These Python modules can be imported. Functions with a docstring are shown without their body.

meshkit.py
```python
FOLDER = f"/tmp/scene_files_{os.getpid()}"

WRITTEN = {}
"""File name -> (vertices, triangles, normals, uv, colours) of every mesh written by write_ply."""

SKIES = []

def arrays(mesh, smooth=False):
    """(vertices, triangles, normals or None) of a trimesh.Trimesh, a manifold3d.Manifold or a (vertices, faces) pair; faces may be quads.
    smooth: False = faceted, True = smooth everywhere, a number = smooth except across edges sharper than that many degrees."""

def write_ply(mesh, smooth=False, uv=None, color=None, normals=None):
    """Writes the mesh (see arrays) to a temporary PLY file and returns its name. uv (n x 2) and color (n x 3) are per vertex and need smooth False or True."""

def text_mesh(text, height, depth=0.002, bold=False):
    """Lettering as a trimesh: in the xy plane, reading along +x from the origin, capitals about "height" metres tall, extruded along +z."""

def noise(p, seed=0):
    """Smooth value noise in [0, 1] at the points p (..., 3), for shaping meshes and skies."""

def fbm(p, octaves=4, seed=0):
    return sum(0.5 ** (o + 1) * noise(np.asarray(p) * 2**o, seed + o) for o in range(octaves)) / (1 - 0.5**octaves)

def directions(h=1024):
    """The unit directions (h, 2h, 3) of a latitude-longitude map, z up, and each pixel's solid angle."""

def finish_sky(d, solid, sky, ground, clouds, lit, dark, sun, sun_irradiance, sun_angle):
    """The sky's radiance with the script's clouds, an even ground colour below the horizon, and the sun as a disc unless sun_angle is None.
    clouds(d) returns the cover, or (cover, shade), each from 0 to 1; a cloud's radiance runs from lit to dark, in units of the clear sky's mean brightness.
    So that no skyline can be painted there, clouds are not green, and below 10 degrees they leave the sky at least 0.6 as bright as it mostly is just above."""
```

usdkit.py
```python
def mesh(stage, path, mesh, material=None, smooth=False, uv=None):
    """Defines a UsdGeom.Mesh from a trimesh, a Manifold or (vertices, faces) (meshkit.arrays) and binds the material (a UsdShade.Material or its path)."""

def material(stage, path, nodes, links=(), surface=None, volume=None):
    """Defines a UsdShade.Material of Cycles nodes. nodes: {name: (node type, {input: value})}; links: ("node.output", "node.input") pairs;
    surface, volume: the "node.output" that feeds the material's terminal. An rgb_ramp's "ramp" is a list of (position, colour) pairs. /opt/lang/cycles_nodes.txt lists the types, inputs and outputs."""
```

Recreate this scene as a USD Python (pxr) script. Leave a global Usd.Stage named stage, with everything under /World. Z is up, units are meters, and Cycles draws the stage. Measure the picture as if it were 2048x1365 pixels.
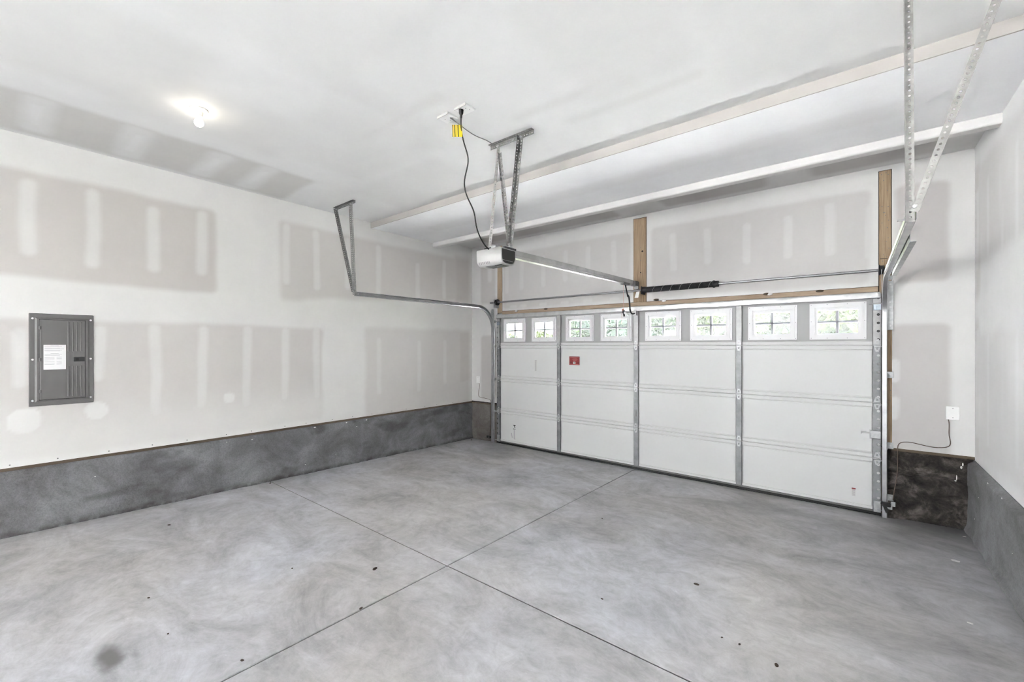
import math, random
import numpy as np, trimesh, usdkit, meshkit
from shapely.geometry import Polygon, LineString, box as sbox, Point
from shapely.ops import unary_union
from pxr import Usd, UsdGeom, UsdLux, UsdShade, Gf, Sdf, Vt

stage = Usd.Stage.CreateInMemory()
UsdGeom.SetStageUpAxis(stage, 'Z'); UsdGeom.SetStageMetersPerUnit(stage, 1.0)
UsdGeom.Xform.Define(stage, '/World')
RNG = np.random.default_rng(7)

# ---------------------------------------------------------------- camera
CAMX, CAMZ, YAW = 5.3435, 1.6524, 0.6798
cam = UsdGeom.Camera.Define(stage, '/World/camera')
cam.AddTranslateOp().Set(Gf.Vec3d(CAMX, 0, CAMZ))
cam.AddRotateZOp().Set(math.degrees(YAW)); cam.AddRotateXOp().Set(90.0)
cam.CreateFocalLengthAttr(851.036 / 2048 * 36); cam.CreateHorizontalApertureAttr(36.0)
cam.CreateVerticalApertureAttr(36.0 * 1365 / 2048)
cam.CreateVerticalApertureOffsetAttr(8.887 / 2048 * 36)
cam.CreateClippingRangeAttr(Gf.Vec2f(0.05, 500))
EXPOSURE = 2.44
cam.CreateExposureAttr(EXPOSURE)

# ---------------------------------------------------------------- sky
sun = UsdLux.DistantLight.Define(stage, '/World/sun'); sun.CreateAngleAttr(0.6); sun.CreateNormalizeAttr(True); sun.CreateIntensityAttr(15.0); sun.AddRotateZOp().Set(150.0); sun.AddRotateXOp().Set(30.0)
dome = UsdLux.DomeLight.Define(stage, '/World/sky')
dome.CreateColorAttr(Gf.Vec3f(0.95, 0.975, 1.0)); dome.CreateIntensityAttr(2.6)

# ---------------------------------------------------------------- helpers
W, D, H, Y0, SL = 6.157, 5.472, 3.394, -9.5, 0.0188  # Y0 puts the unseen back wall far out to even the daylight
XL, XR = 0.605, 5.482                       # the overhead door's edges
def fz(y): return SL * (D - y)
_used = {}
def numbered(parent, name):
    k = _used.get((parent, name), 0); _used[(parent, name)] = k + 1
    return f'{parent}/{name}' + (f'_{k:03d}' if k else '')
def mark(prim, label=None, cat=None, group=None, kind=None):
    for k, v in (('label', label), ('category', cat), ('group', group), ('kind', kind)):
        if v: prim.SetCustomDataByKey(k, v)
class Thing:
    def __init__(s, name, label, cat, loc=(0, 0, 0), group=None, kind=None):
        s.path = numbered('/World', name); s.loc = np.array(loc, float)
        x = UsdGeom.Xform.Define(stage, s.path); x.AddTranslateOp().Set(Gf.Vec3d(*map(float, loc)))
        s.prim = x.GetPrim(); mark(s.prim, label, cat, group, kind)
    def part(s, name, mesh, mat, smooth=False, label=None, under=None, kind=None, attr=None):
        m = mesh
        if isinstance(m, (list,)): m = trimesh.util.concatenate(m)
        v, f = (np.asarray(m[0]), np.asarray(m[1])) if isinstance(m, tuple) else (np.asarray(m.vertices), np.asarray(m.faces))
        p = numbered(under or s.path, name)
        g = usdkit.mesh(stage, p, (v - s.loc, f), M[mat], smooth=smooth)
        if attr is not None:
            UsdGeom.PrimvarsAPI(g).CreatePrimvar('mud', Sdf.ValueTypeNames.FloatArray, 'vertex').Set(Vt.FloatArray.FromNumpy(np.asarray(attr, np.float32)))
        mark(g.GetPrim(), label, kind=kind)
        return p
def single(name, mesh, mat, label, cat, group=None, kind=None, smooth=False):
    m = trimesh.util.concatenate(mesh) if isinstance(mesh, list) else mesh
    g = usdkit.mesh(stage, numbered('/World', name), m, M[mat], smooth=smooth)
    mark(g.GetPrim(), label, cat, group, kind); return g
def cb(x0, x1, y0, y1, z0, z1, b=0.0):
    x0, x1 = sorted((x0, x1)); y0, y1 = sorted((y0, y1)); z0, z1 = sorted((z0, z1))
    if b <= 0: return trimesh.creation.box(bounds=[[x0, y0, z0], [x1, y1, z1]])
    b = min(b, .45 * min(x1 - x0, y1 - y0, z1 - z0)); P = []
    for x, sx in ((x0, 1), (x1, -1)):
        for y, sy in ((y0, 1), (y1, -1)):
            for z, sz in ((z0, 1), (z1, -1)):
                P += [(x, y + sy * b, z + sz * b), (x + sx * b, y, z + sz * b), (x + sx * b, y + sy * b, z)]
    return trimesh.convex.convex_hull(np.array(P))
def rbox(x0, x1, y0, y1, z0, z1, r, n=3):
    """box with rounded edges: hull of eighth spheres"""
    s = trimesh.creation.uv_sphere(radius=r, count=[2 * n + 1, 4 * n]).vertices; P = []
    for x in (x0 + r, x1 - r):
        for y in (y0 + r, y1 - r):
            for z in (z0 + r, z1 - r): P.append(s + [x, y, z])
    return trimesh.convex.convex_hull(np.vstack(P))
def cyl(p0, p1, r, n=16):
    p0, p1 = np.array(p0, float), np.array(p1, float)
    return trimesh.creation.cylinder(radius=r, segment=[p0, p1], sections=n)
def tube(pts, r, n=8, smooth=True):
    p = np.array(pts, float)
    if smooth and len(p) > 2:
        from scipy.interpolate import CubicSpline
        t = np.r_[0, np.cumsum(np.linalg.norm(np.diff(p, axis=0), axis=1))]
        p = CubicSpline(t, p)(np.linspace(0, t[-1], max(24, 5 * len(p))))
    t = np.gradient(p, axis=0); t /= np.linalg.norm(t, axis=1, keepdims=True)
    up = np.array([0.31, 0.87, 0.38]); a = np.cross(t, up); a /= np.linalg.norm(a, axis=1, keepdims=True); b = np.cross(t, a)
    ang = np.arange(n) * 2 * np.pi / n
    v = p[:, None] + r * (np.cos(ang)[None, :, None] * a[:, None] + np.sin(ang)[None, :, None] * b[:, None])
    return grid_close(v)
def grid_close(v):
    """rings of points (k, n, 3) as a capped tube"""
    k, n, _ = v.shape; F = []
    for i in range(k - 1):
        for j in range(n):
            q = [i * n + j, i * n + (j + 1) % n, (i + 1) * n + (j + 1) % n, (i + 1) * n + j]
            F += [[q[0], q[1], q[2]], [q[0], q[2], q[3]]]
    V = v.reshape(-1, 3); c0, c1 = len(V), len(V) + 1
    V = np.vstack([V, v[0].mean(0), v[-1].mean(0)])
    for j in range(n):
        F += [[c0, (j + 1) % n, j], [c1, (k - 1) * n + j, (k - 1) * n + (j + 1) % n]]
    m = trimesh.Trimesh(V, np.array(F), process=False)
    if m.volume < 0: m.invert()
    return m
def lathe(profile, p0, axis=(0, 0, 1), n=32):
    m = trimesh.creation.revolve(np.array(profile, float), sections=n)
    m.apply_transform(trimesh.geometry.align_vectors([0, 0, 1], axis)); m.apply_translation(p0); return m
def extr(poly, depth, T):
    """shapely polygon extruded; T maps (u, v, w) to world: columns origin, eu, ev, ew"""
    o, eu, ev, ew = (np.array(x, float) for x in T)
    ms = []
    for g in getattr(poly, 'geoms', [poly]):
        m = trimesh.creation.extrude_polygon(g, depth, engine='earcut')
        v = m.vertices; m.vertices = o + v[:, :1] * eu + v[:, 1:2] * ev + v[:, 2:3] * ew
        if np.linalg.det(np.stack([eu, ev, ew])) < 0: m.invert()
        ms.append(m)
    return trimesh.util.concatenate(ms)
def angle_iron(p0, p1, n1, n2, w=.032, pitch=.0254, hole=.0052, t=.002, off=.0):
    """perforated steel angle from p0 to p1, flanges along n1 and n2, with real holes"""
    p0, p1 = np.array(p0, float), np.array(p1, float); L = np.linalg.norm(p1 - p0); e = (p1 - p0) / L
    def ortho(n):
        n = np.array(n, float); n = n - e * (n @ e); return n / np.linalg.norm(n)
    a = ortho(n1); b = np.cross(e, a); b *= np.sign(b @ np.array(n2, float)) or 1
    rect = sbox(0, 0, L, w)
    holes = unary_union([Point(x, w * .55).buffer(hole, 3) for x in np.arange(pitch * .6, L - pitch * .3, pitch)])
    pl = rect.difference(holes)
    return trimesh.util.concatenate([extr(pl, t, (p0, e, a, b)), extr(pl, t, (p0, e, b, a))])
def bolt(p, axis, r=.007, h=.006):
    axis = np.array(axis, float); return cyl(p, np.array(p) + axis * h, r, 6)
def plate(us, vs, P, mask=None, depth=.0125):
    """front sheet of a board as a fine grid: P(u, v, d) with d = depth behind the face; mask(uc, vc) keeps cells. Returns (mesh, u, v) with vertices; sides close the edges."""
    us, vs = np.unique(np.round(us, 5)), np.unique(np.round(vs, 5))
    U, V = np.meshgrid(us, vs, indexing='ij'); nu, nv = U.shape
    idx = np.arange(nu * nv).reshape(nu, nv)
    keep = np.ones((nu - 1, nv - 1), bool)
    if mask is not None:
        keep = mask((us[:-1] + us[1:])[:, None] / 2 + 0 * vs[None, 1:], (vs[:-1] + vs[1:])[None] / 2 + 0 * us[1:, None])
    q = np.stack([idx[:-1, :-1], idx[1:, :-1], idx[1:, 1:], idx[:-1, 1:]], -1)[keep]
    e = np.concatenate([q[:, [0, 1]], q[:, [1, 2]], q[:, [2, 3]], q[:, [3, 0]]])
    key = np.sort(e, 1); key = key[:, 0] * nu * nv + key[:, 1]
    _, inv, cnt = np.unique(key, return_inverse=True, return_counts=True)
    be = e[cnt[inv] == 1]; N = nu * nv
    front = P(U.ravel(), V.ravel(), 0 * U.ravel()); back = P(U.ravel(), V.ravel(), depth + 0 * U.ravel())
    sides = np.stack([be[:, 1], be[:, 0], be[:, 0] + N, be[:, 1] + N], -1)
    Q = np.vstack([q, sides]); F = np.vstack([Q[:, [0, 1, 2]], Q[:, [0, 2, 3]]])
    used = np.unique(F); remap = np.full(2 * N, -1); remap[used] = np.arange(len(used))
    Vv = np.vstack([front, back])[used]
    return (Vv, remap[F]), np.r_[U.ravel(), U.ravel()][used], np.r_[V.ravel(), V.ravel()][used]
def sm(x): x = np.clip(x, 0, 1); return x * x * (3 - 2 * x)
def boxmask(u, v, b, soft=.03, warp=.02, seed=0, r=.06):
    """1 inside the box (u0, u1, v0, v1), soft edges wandering a little"""
    u0, u1, v0, v1 = b
    p = np.stack([u * 2.2, v * 2.2, 0 * u + seed * 3.7], -1)
    u = u + warp * 2 * (meshkit.fbm(p, 3, seed) - .5); v = v + warp * 2 * (meshkit.fbm(p + 31.7, 3, seed + 5) - .5)
    qx = np.abs(u - (u0 + u1) / 2) - (u1 - u0) / 2 + r; qy = np.abs(v - (v0 + v1) / 2) - (v1 - v0) / 2 + r
    d = np.hypot(np.maximum(qx, 0), np.maximum(qy, 0)) + np.minimum(np.maximum(qx, qy), 0) - r
    return sm(.5 - d / (2 * soft))
def rough(p, amp, scale, seed, octaves=5): return amp * (meshkit.fbm(np.asarray(p) * scale, octaves, seed) - .5)

# ---------------------------------------------------------------- materials
UsdGeom.Scope.Define(stage, '/World/Looks'); M = {}
def mat(name, nodes, links, surface='p.BSDF'): M[name] = usdkit.material(stage, '/World/Looks/' + name, nodes, links, surface=surface)
def plain(name, col, rough=.5, metal=0., **k): mat(name, {'p': ('principled_bsdf', dict(base_color=col, roughness=rough, metallic=metal, **k))}, [])
def mottled(name, c0, c1, scale=6, rough=.5, metal=0., stretch=(1, 1, 1), detail=5, bump=0., bscale=60, lo=.35, hi=.65, space='position', r2=None, distortion=0.):
    nodes = {'g': ('geometry', {}), 'm': ('mapping', {'scale': stretch}), 'n': ('noise_texture', dict(scale=scale, detail=detail, roughness=.6, distortion=distortion)),
             'r': ('rgb_ramp', {'ramp': [(lo, c0), (hi, c1)]}), 'p': ('principled_bsdf', dict(roughness=rough, metallic=metal))}
    links = [('g.position', 'm.vector'), ('m.vector', 'n.vector'), ('n.fac', 'r.fac'), ('r.color', 'p.base_color')]
    if bump:
        nodes['bn'] = ('noise_texture', dict(scale=bscale, detail=4, roughness=.6)); nodes['b'] = ('bump', dict(strength=bump, distance=.01))
        links += [('m.vector', 'bn.vector'), ('bn.fac', 'b.height'), ('b.normal', 'p.normal')]
    mat(name, nodes, links)
def drywall(name, paper, mud):
    mat(name, {'a': ('attribute', {'attribute': 'mud'}), 'g': ('geometry', {}),
               'n': ('noise_texture', dict(scale=3.0, detail=6, roughness=.65)), 'r': ('rgb_ramp', {'ramp': [(.3, (.95, .95, .955)), (.7, (1.0, 1.0, 1.0))]}),
               'x': ('mix_color', dict(a=paper, b=mud)), 'y': ('mix_color', dict(blend_type='multiply', fac=1.0)),
               'bn': ('noise_texture', dict(scale=90, detail=3)), 'b': ('bump', dict(strength=.05, distance=.004)),
               'p': ('principled_bsdf', dict(roughness=.62, specular_ior_level=.25))},
        [('a.fac', 'x.fac'), ('g.position', 'n.vector'), ('n.fac', 'r.fac'), ('x.result', 'y.a'), ('r.color', 'y.b'), ('y.result', 'p.base_color'),
         ('g.position', 'bn.vector'), ('bn.fac', 'b.height'), ('b.normal', 'p.normal')])
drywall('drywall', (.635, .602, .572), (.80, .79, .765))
drywall('drywall_ceiling', (.60, .59, .57), (.755, .755, .75)); drywall('drywall_soffit_lit', (.64, .62, .60), (.90, .905, .92)); drywall('drywall_paper_shaded', (.48, .455, .43), (.6, .6, .6))  # soffit copy lightened, step paper darkened, to paint in light and shade
drywall('drywall_shaded', (.49, .47, .458), (.66, .652, .64))  # same board, darkened to paint in the dimmer light at the door wall
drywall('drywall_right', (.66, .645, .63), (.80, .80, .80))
# floor concrete: broad cloudy trowel marks, fine speckle, stain
mat('floor_concrete', {
    'g': ('geometry', {}), 'm': ('mapping', {'scale': (.8, 1.35, 1), 'rotation': (0, 0, .35)}),
    'n1': ('noise_texture', dict(scale=1.5, detail=10, roughness=.74, distortion=.7)),
    'r1': ('rgb_ramp', {'ramp': [(.28, (.275, .272, .272)), (.43, (.405, .403, .41)), (.56, (.50, .50, .517)), (.72, (.62, .62, .64))]}),
    'n2': ('noise_texture', dict(scale=9, detail=9, roughness=.74, distortion=.7)),
    'r2': ('rgb_ramp', {'ramp': [(.30, (.80, .80, .80)), (.50, (1, 1, 1)), (.68, (1.13, 1.13, 1.13))]}),
    'x': ('mix_color', dict(blend_type='multiply', fac=1.0, use_clamp_result=False)),
    'n3': ('noise_texture', dict(scale=.55, detail=3, roughness=.5)),
    'r3': ('rgb_ramp', {'ramp': [(.38, (1.0, .965, .925)), (.6, (1.0, 1.0, 1.03))]}),
    'x2': ('mix_color', dict(blend_type='multiply', fac=1.0)),
    'n4': ('noise_texture', dict(scale=26, detail=4, roughness=.7)), 'r4': ('rgb_ramp', {'ramp': [(.66, (1, 1, 1)), (.74, (1.25, 1.25, 1.25))]}),
    'x3': ('mix_color', dict(blend_type='multiply', fac=.7, use_clamp_result=False)),
    'st': ('attribute', {'attribute': 'mud'}), 'x4': ('mix_color', dict(b=(.155, .15, .145))),
    'rr': ('rgb_ramp', {'ramp': [(.3, (.62, .62, .62)), (.7, (.42, .42, .42))]}),
    'bn': ('noise_texture', dict(scale=45, detail=5, roughness=.7)), 'b': ('bump', dict(strength=.16, distance=.006)),
    'p': ('principled_bsdf', dict(specular_ior_level=.4))},
    [('g.position', 'm.vector'), ('m.vector', 'n1.vector'), ('n1.fac', 'r1.fac'), ('g.position', 'n2.vector'), ('n2.fac', 'r2.fac'),
     ('r1.color', 'x.a'), ('r2.color', 'x.b'), ('g.position', 'n3.vector'), ('n3.fac', 'r3.fac'), ('x.result', 'x2.a'), ('r3.color', 'x2.b'),
     ('m.vector', 'n4.vector'), ('n4.fac', 'r4.fac'), ('x2.result', 'x3.a'), ('r4.color', 'x3.b'), ('x3.result', 'x4.a'), ('st.fac', 'x4.fac'),
     ('x4.result', 'p.base_color'), ('n1.fac', 'rr.fac'), ('rr.color', 'p.roughness'), ('g.position', 'bn.vector'), ('bn.fac', 'b.height'), ('b.normal', 'p.normal')])
def curbmat(name, c0, c1, c2, scale, bump, bscale):
    mat(name, {'g': ('geometry', {}), 'n': ('noise_texture', dict(scale=scale, detail=8, roughness=.68, distortion=.5)), 'r': ('rgb_ramp', {'ramp': [(.3, c0), (.5, c1), (.7, c2)]}),
               'n2': ('noise_texture', dict(scale=70, detail=4, roughness=.7)), 'r2': ('rgb_ramp', {'ramp': [(.3, (.72, .72, .72)), (.6, (1.05, 1.05, 1.05))]}),
               'x': ('mix_color', dict(blend_type='multiply', fac=.8)), 'di': ('attribute', {'attribute': 'mud'}), 'xd': ('mix_color', dict(b=(.05, .046, .042))), 'bn': ('noise_texture', dict(scale=bscale, detail=6, roughness=.7)), 'b': ('bump', dict(strength=bump, distance=.02)),
               'p': ('principled_bsdf', dict(roughness=.75, specular_ior_level=.3))},
        [('g.position', 'n.vector'), ('n.fac', 'r.fac'), ('g.position', 'n2.vector'), ('n2.fac', 'r2.fac'), ('r.color', 'x.a'), ('r2.color', 'x.b'), ('x.result', 'xd.a'), ('di.fac', 'xd.fac'), ('xd.result', 'p.base_color'),
         ('g.position', 'bn.vector'), ('bn.fac', 'b.height'), ('b.normal', 'p.normal')])
curbmat('curb_concrete', (.125, .122, .118), (.205, .205, .21), (.30, .305, .315), 2.6, .55, 28)
curbmat('curb_brown', (.10, .088, .078), (.165, .15, .138), (.25, .235, .22), 3.2, .4, 30)
curbmat('curb_dark', (.014, .012, .011), (.052, .044, .039), (.17, .15, .134), 7.5, 1.0, 22)
curbmat('curb_smooth', (.15, .148, .145), (.24, .24, .242), (.33, .335, .345), 2.2, .25, 30)
def wood(name, c0, c1):
    mat(name, {'g': ('geometry', {}), 'm': ('mapping', {'scale': (26, 26, 1.1)}), 'n': ('noise_texture', dict(scale=2.2, detail=6, roughness=.6, distortion=1.2)),
               'r': ('rgb_ramp', {'ramp': [(.3, c0), (.62, c1)]}), 'b': ('bump', dict(strength=.2, distance=.002)), 'p': ('principled_bsdf', dict(roughness=.7))},
        [('g.position', 'm.vector'), ('m.vector', 'n.vector'), ('n.fac', 'r.fac'), ('r.color', 'p.base_color'), ('n.fac', 'b.height'), ('b.normal', 'p.normal')])
wood('pine', (.22, .145, .085), (.385, .285, .18)); wood('pine_pale', (.30, .22, .135), (.44, .345, .235))
mat('pine_side', {'g': ('geometry', {}), 'm': ('mapping', {'scale': (1.1, 26, 26)}), 'n': ('noise_texture', dict(scale=2.2, detail=6, roughness=.6)), 'r': ('rgb_ramp', {'ramp': [(.3, (.25, .175, .115)), (.62, (.41, .315, .225))]}), 'p': ('principled_bsdf', dict(roughness=.7))},
    [('g.position', 'm.vector'), ('m.vector', 'n.vector'), ('n.fac', 'r.fac'), ('r.color', 'p.base_color')])
plain('sill_wood', (.105, .08, .052), .8); plain('dark_gap', (.03, .025, .02), .9); plain('sill_foam', (.55, .52, .47), .8)
mottled('galvanised', (.36, .365, .37), (.47, .475, .48), scale=22, rough=.48, metal=.7, detail=3)
mottled('strut_steel', (.46, .46, .465), (.56, .56, .565), scale=9, rough=.34, metal=.85, detail=3)
mottled('track_steel', (.44, .44, .45), (.54, .54, .55), scale=9, rough=.30, metal=.95, detail=3)
mottled('stile_steel', (.19, .195, .20), (.25, .255, .26), scale=12, rough=.5, metal=.45, detail=3)
mottled('stile_light', (.33, .33, .325), (.40, .40, .395), scale=12, rough=.5, metal=.4, detail=3)
mottled('perforated_steel', (.20, .198, .19), (.29, .287, .275), scale=30, rough=.5, metal=.6, detail=3)
mottled('perforated_bright', (.31, .305, .29), (.40, .395, .38), scale=30, rough=.5, metal=.5, detail=3)
plain('zinc_blue', (.38, .43, .47), .3, .9); plain('dark_steel', (.20, .20, .20), .4, .85); plain('shaft_steel', (.33, .33, .335), .33, .9)
plain('bolt_steel', (.55, .55, .55), .35, .9)
plain('door_white', (.61, .61, .605), .65, specular_ior_level=.3); plain('foam_white', (.625, .625, .62), .65); plain('primer_grey', (.36, .36, .357), .55)
plain('frame_white', (.74, .74, .745), .4); plain('bar_grey', (.40, .41, .43), .5); plain('rail_white', (.60, .60, .595), .7, specular_ior_level=.3); plain('frame_screw', (.36, .36, .38), .5)
plain('rubber', (.012, .012, .012), .7); plain('alu', (.40, .41, .41), .4, .8)
plain('black_plastic', (.012, .012, .012), .38); plain('black_paint', (.014, .014, .016), .45); plain('cord_black', (.012, .012, .012), .5)
plain('housing_white', (.42, .415, .405), .45); plain('vent_dark', (.25, .25, .25), .6); plain('lens_grey', (.16, .16, .16), .25)
plain('plate_white', (.84, .84, .83), .35); plain('plate_edge_shade', (.50, .49, .48), .6); plain('porcelain', (.86, .85, .80), .3)
plain('panel_grey', (.15, .146, .14), .34); plain('panel_dark', (.035, .036, .036), .4); plain('paper', (.84, .83, .83), .7); plain('print_grey', (.42, .40, .43), .7)
plain('tag_yellow', (.72, .56, .02), .5); plain('print_black', (.02, .02, .018), .6); plain('sticker_red', (.24, .014, .014), .5); plain('sticker_darkred', (.16, .012, .012), .5)
plain('sticker_pink', (.52, .16, .15), .5); plain('print_pale', (.55, .55, .53), .6); plain('wire_brown', (.10, .07, .05), .6); plain('wire_grey', (.22, .22, .22), .5)
plain('cord_red', (.62, .36, .32), .6); plain('handle_red', (.30, .10, .05), .5); plain('scrap', (.05, .032, .02), .8); plain('fleck', (.75, .74, .72), .8)
mat('bulb_glow', {'e': ('emission', dict(color=(1.0, .92, .76), strength=6.0))}, [], 'e.emission')
mat('window_glass', {'t': ('transparent_bsdf', dict(color=(.98, .99, .99))), 'w': ('translucent_bsdf', dict(color=(.9, .93, .95))), 'd': ('mix_closure', dict(fac=.010)),
                     'g': ('glossy_bsdf', dict(roughness=.03)), 'f': ('fresnel', {'IOR': 1.45}), 'm': ('mix_closure', {})},
    [('t.BSDF', 'd.closure1'), ('w.BSDF', 'd.closure2'), ('f.fac', 'm.fac'), ('d.closure', 'm.closure1'), ('g.BSDF', 'm.closure2')], 'm.closure')
def leaf(name, c0, c1):
    mat(name, {'g': ('geometry', {}), 'r': ('rgb_ramp', {'ramp': [(.1, c0), (.9, c1)]}), 'd': ('diffuse_bsdf', {}), 't': ('translucent_bsdf', {}), 'm': ('mix_closure', dict(fac=.12))},
        [('g.random_per_island', 'r.fac'), ('r.color', 'd.color'), ('r.color', 't.color'), ('d.BSDF', 'm.closure1'), ('t.BSDF', 'm.closure2')], 'm.closure')
leaf('leaf_yellow', (.016, .022, .006), (.05, .056, .02)); leaf('leaf_green', (.011, .019, .006), (.036, .047, .018)); leaf('leaf_blue', (.010, .018, .013), (.03, .042, .031))
plain('bark', (.12, .09, .065), .9); mottled('grass', (.06, .08, .03), (.11, .13, .055), scale=1.5, rough=.9); mottled('drive_concrete', (.66, .655, .64), (.76, .755, .745), scale=2, rough=.8)

# ================================================================ SETTING
# ---- floor: four slabs of a poured floor between sawn joints, falling towards the door
fl = Thing('floor', 'grey concrete garage floor crossed by two sawn control joints', 'floor', kind='structure')
JX, JY, G = 3.0485, 2.095, .0048
def slab(x0, x1, y0, y1, stain=None):
    st = .05
    xs = np.r_[x0, x0 + .004, np.linspace(x0 + .02, x1 - .02, int((x1 - x0) / st) + 2), x1 - .004, x1]; ys = np.r_[y0, y0 + .004, np.linspace(y0 + .02, y1 - .02, int((y1 - y0) / st) + 2), y1 - .004, y1]
    if stain: xs, ys = np.r_[xs, np.arange(2.1, 2.75, .012)], np.r_[ys, np.arange(.15, .62, .012)]
    def P(u, v, d):
        edge = (np.abs(u - x0) < 1e-4) | (np.abs(u - x1) < 1e-4) | (np.abs(v - y0) < 1e-4) | (np.abs(v - y1) < 1e-4)
        wob = 0
        z = fz(v) - d - .003 * edge * (d == 0)
        return np.stack([u, v, z], -1)
    m, u, v = plate(xs, ys, P, depth=.09)
    # darker zone at the right end of the door and along the walls, one oily spot
    pp = np.stack([u, v, 0 * u], -1)
    a = .85 * sm(1 - np.hypot((u - 6.05) / 1.1, (v - 5.45) / .8) + .6 * (meshkit.fbm(pp * 3, 4, 3) - .5))
    a = np.maximum(a, .55 * sm((meshkit.fbm(pp * np.array([1.1, 1.6, 1]), 5, 9) - .46) * 3.2) * sm((v - 3.9) / 1.2))
    a = np.maximum(a, .55 * sm(1 - (D - v) / .6) * meshkit.fbm(pp * 4, 3, 21))
    a = np.maximum(a, .35 * sm(1 - u / .25) * meshkit.fbm(pp * 5, 3, 22)); a = np.maximum(a, .6 * sm(1 - (6.12 - u) / .16) * meshkit.fbm(pp * 6, 3, 23))
    if stain:
        w = meshkit.fbm(pp * 14, 4, 41) - .5
        r = np.hypot((u - 2.44 + .35 * (v - .40)) / .13, (v - .395) / .055) + 1.1 * w
        a = np.maximum(a, .95 * sm(1.45 - r)); r2 = np.hypot((u - 2.52 - .5 * (v - .47)) / .05, (v - .475) / .02) + 1.0 * w; a = np.maximum(a, .45 * sm(1.3 - r2))
    return m, a
for x0, x1, y0, y1 in ((-.02, JX - G, Y0, JY - G), (JX + G, W + .05, Y0, JY - G), (-.02, JX - G, JY + G, D + .15), (JX + G, W + .05, JY + G, D + .15)):
    m, a = slab(x0, x1, y0, y1, stain=(x0 < 1 and y0 < 0)); fl.part('slab', m, 'floor_concrete', attr=a)
v = np.array([(x, y, fz(y) - o) for o in (.007, .085) for x, y in ((-.02, Y0), (W + .05, Y0), (W + .05, D + .15), (-.02, D + .15))])
fl.part('joint_bed', trimesh.convex.convex_hull(v), 'dark_gap')

# ---- left wall
wl = Thing('wall_left', 'unpainted taped drywall on the left side above a concrete stem wall', 'wall', kind='structure')
ys = np.r_[np.arange(Y0, 0, .06), np.arange(0, D, .02), D]; zs = np.r_[np.arange(.655, H, .02), H]
m, u, v = plate(ys, zs, lambda u, v, d: np.stack([0 * u - d, u, v], -1), lambda y, z: ~((y > -9.2) & (y < -4.2) & (z < 2.2)))  # opening behind the camera, added to bring daylight in
tilt = .072 * (u - 2.2)
pap = np.zeros_like(u)
for b, amt, so, sd in (((-2, 1.56, 2.215, 3.10), 1.0, .035, 1), ((3.338, 5.405, .60, 1.915), .62, .05, 4)):
    pap = np.maximum(pap, amt * boxmask(u, v, b, so, .03, sd))
pap = np.maximum(pap, .78 * boxmask(u, v - np.maximum(tilt, 0), (2.205, 5.405, 2.215, 2.92 + 0 * 1), .05, .04, 2))
pap = np.maximum(pap, .78 * boxmask(u, v, (2.205, 5.405, 2.5, 3.14), .045, .03, 2))
pap = np.maximum(pap, .85 * boxmask(u, v, (-2, 2.728, .70, 1.875), .035, .03, 3) * (.35 + .65 * sm((v - .78) / .55)))
pap = np.maximum(pap, .9 * boxmask(u, v, (5.15, 5.42, 1.0, 1.9), .06, .03, 6)); pap = np.maximum(pap, boxmask(u, v, (5.05, 5.43, 2.4, 3.2), .08, .03, 6))
mud = 1 - pap
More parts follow.
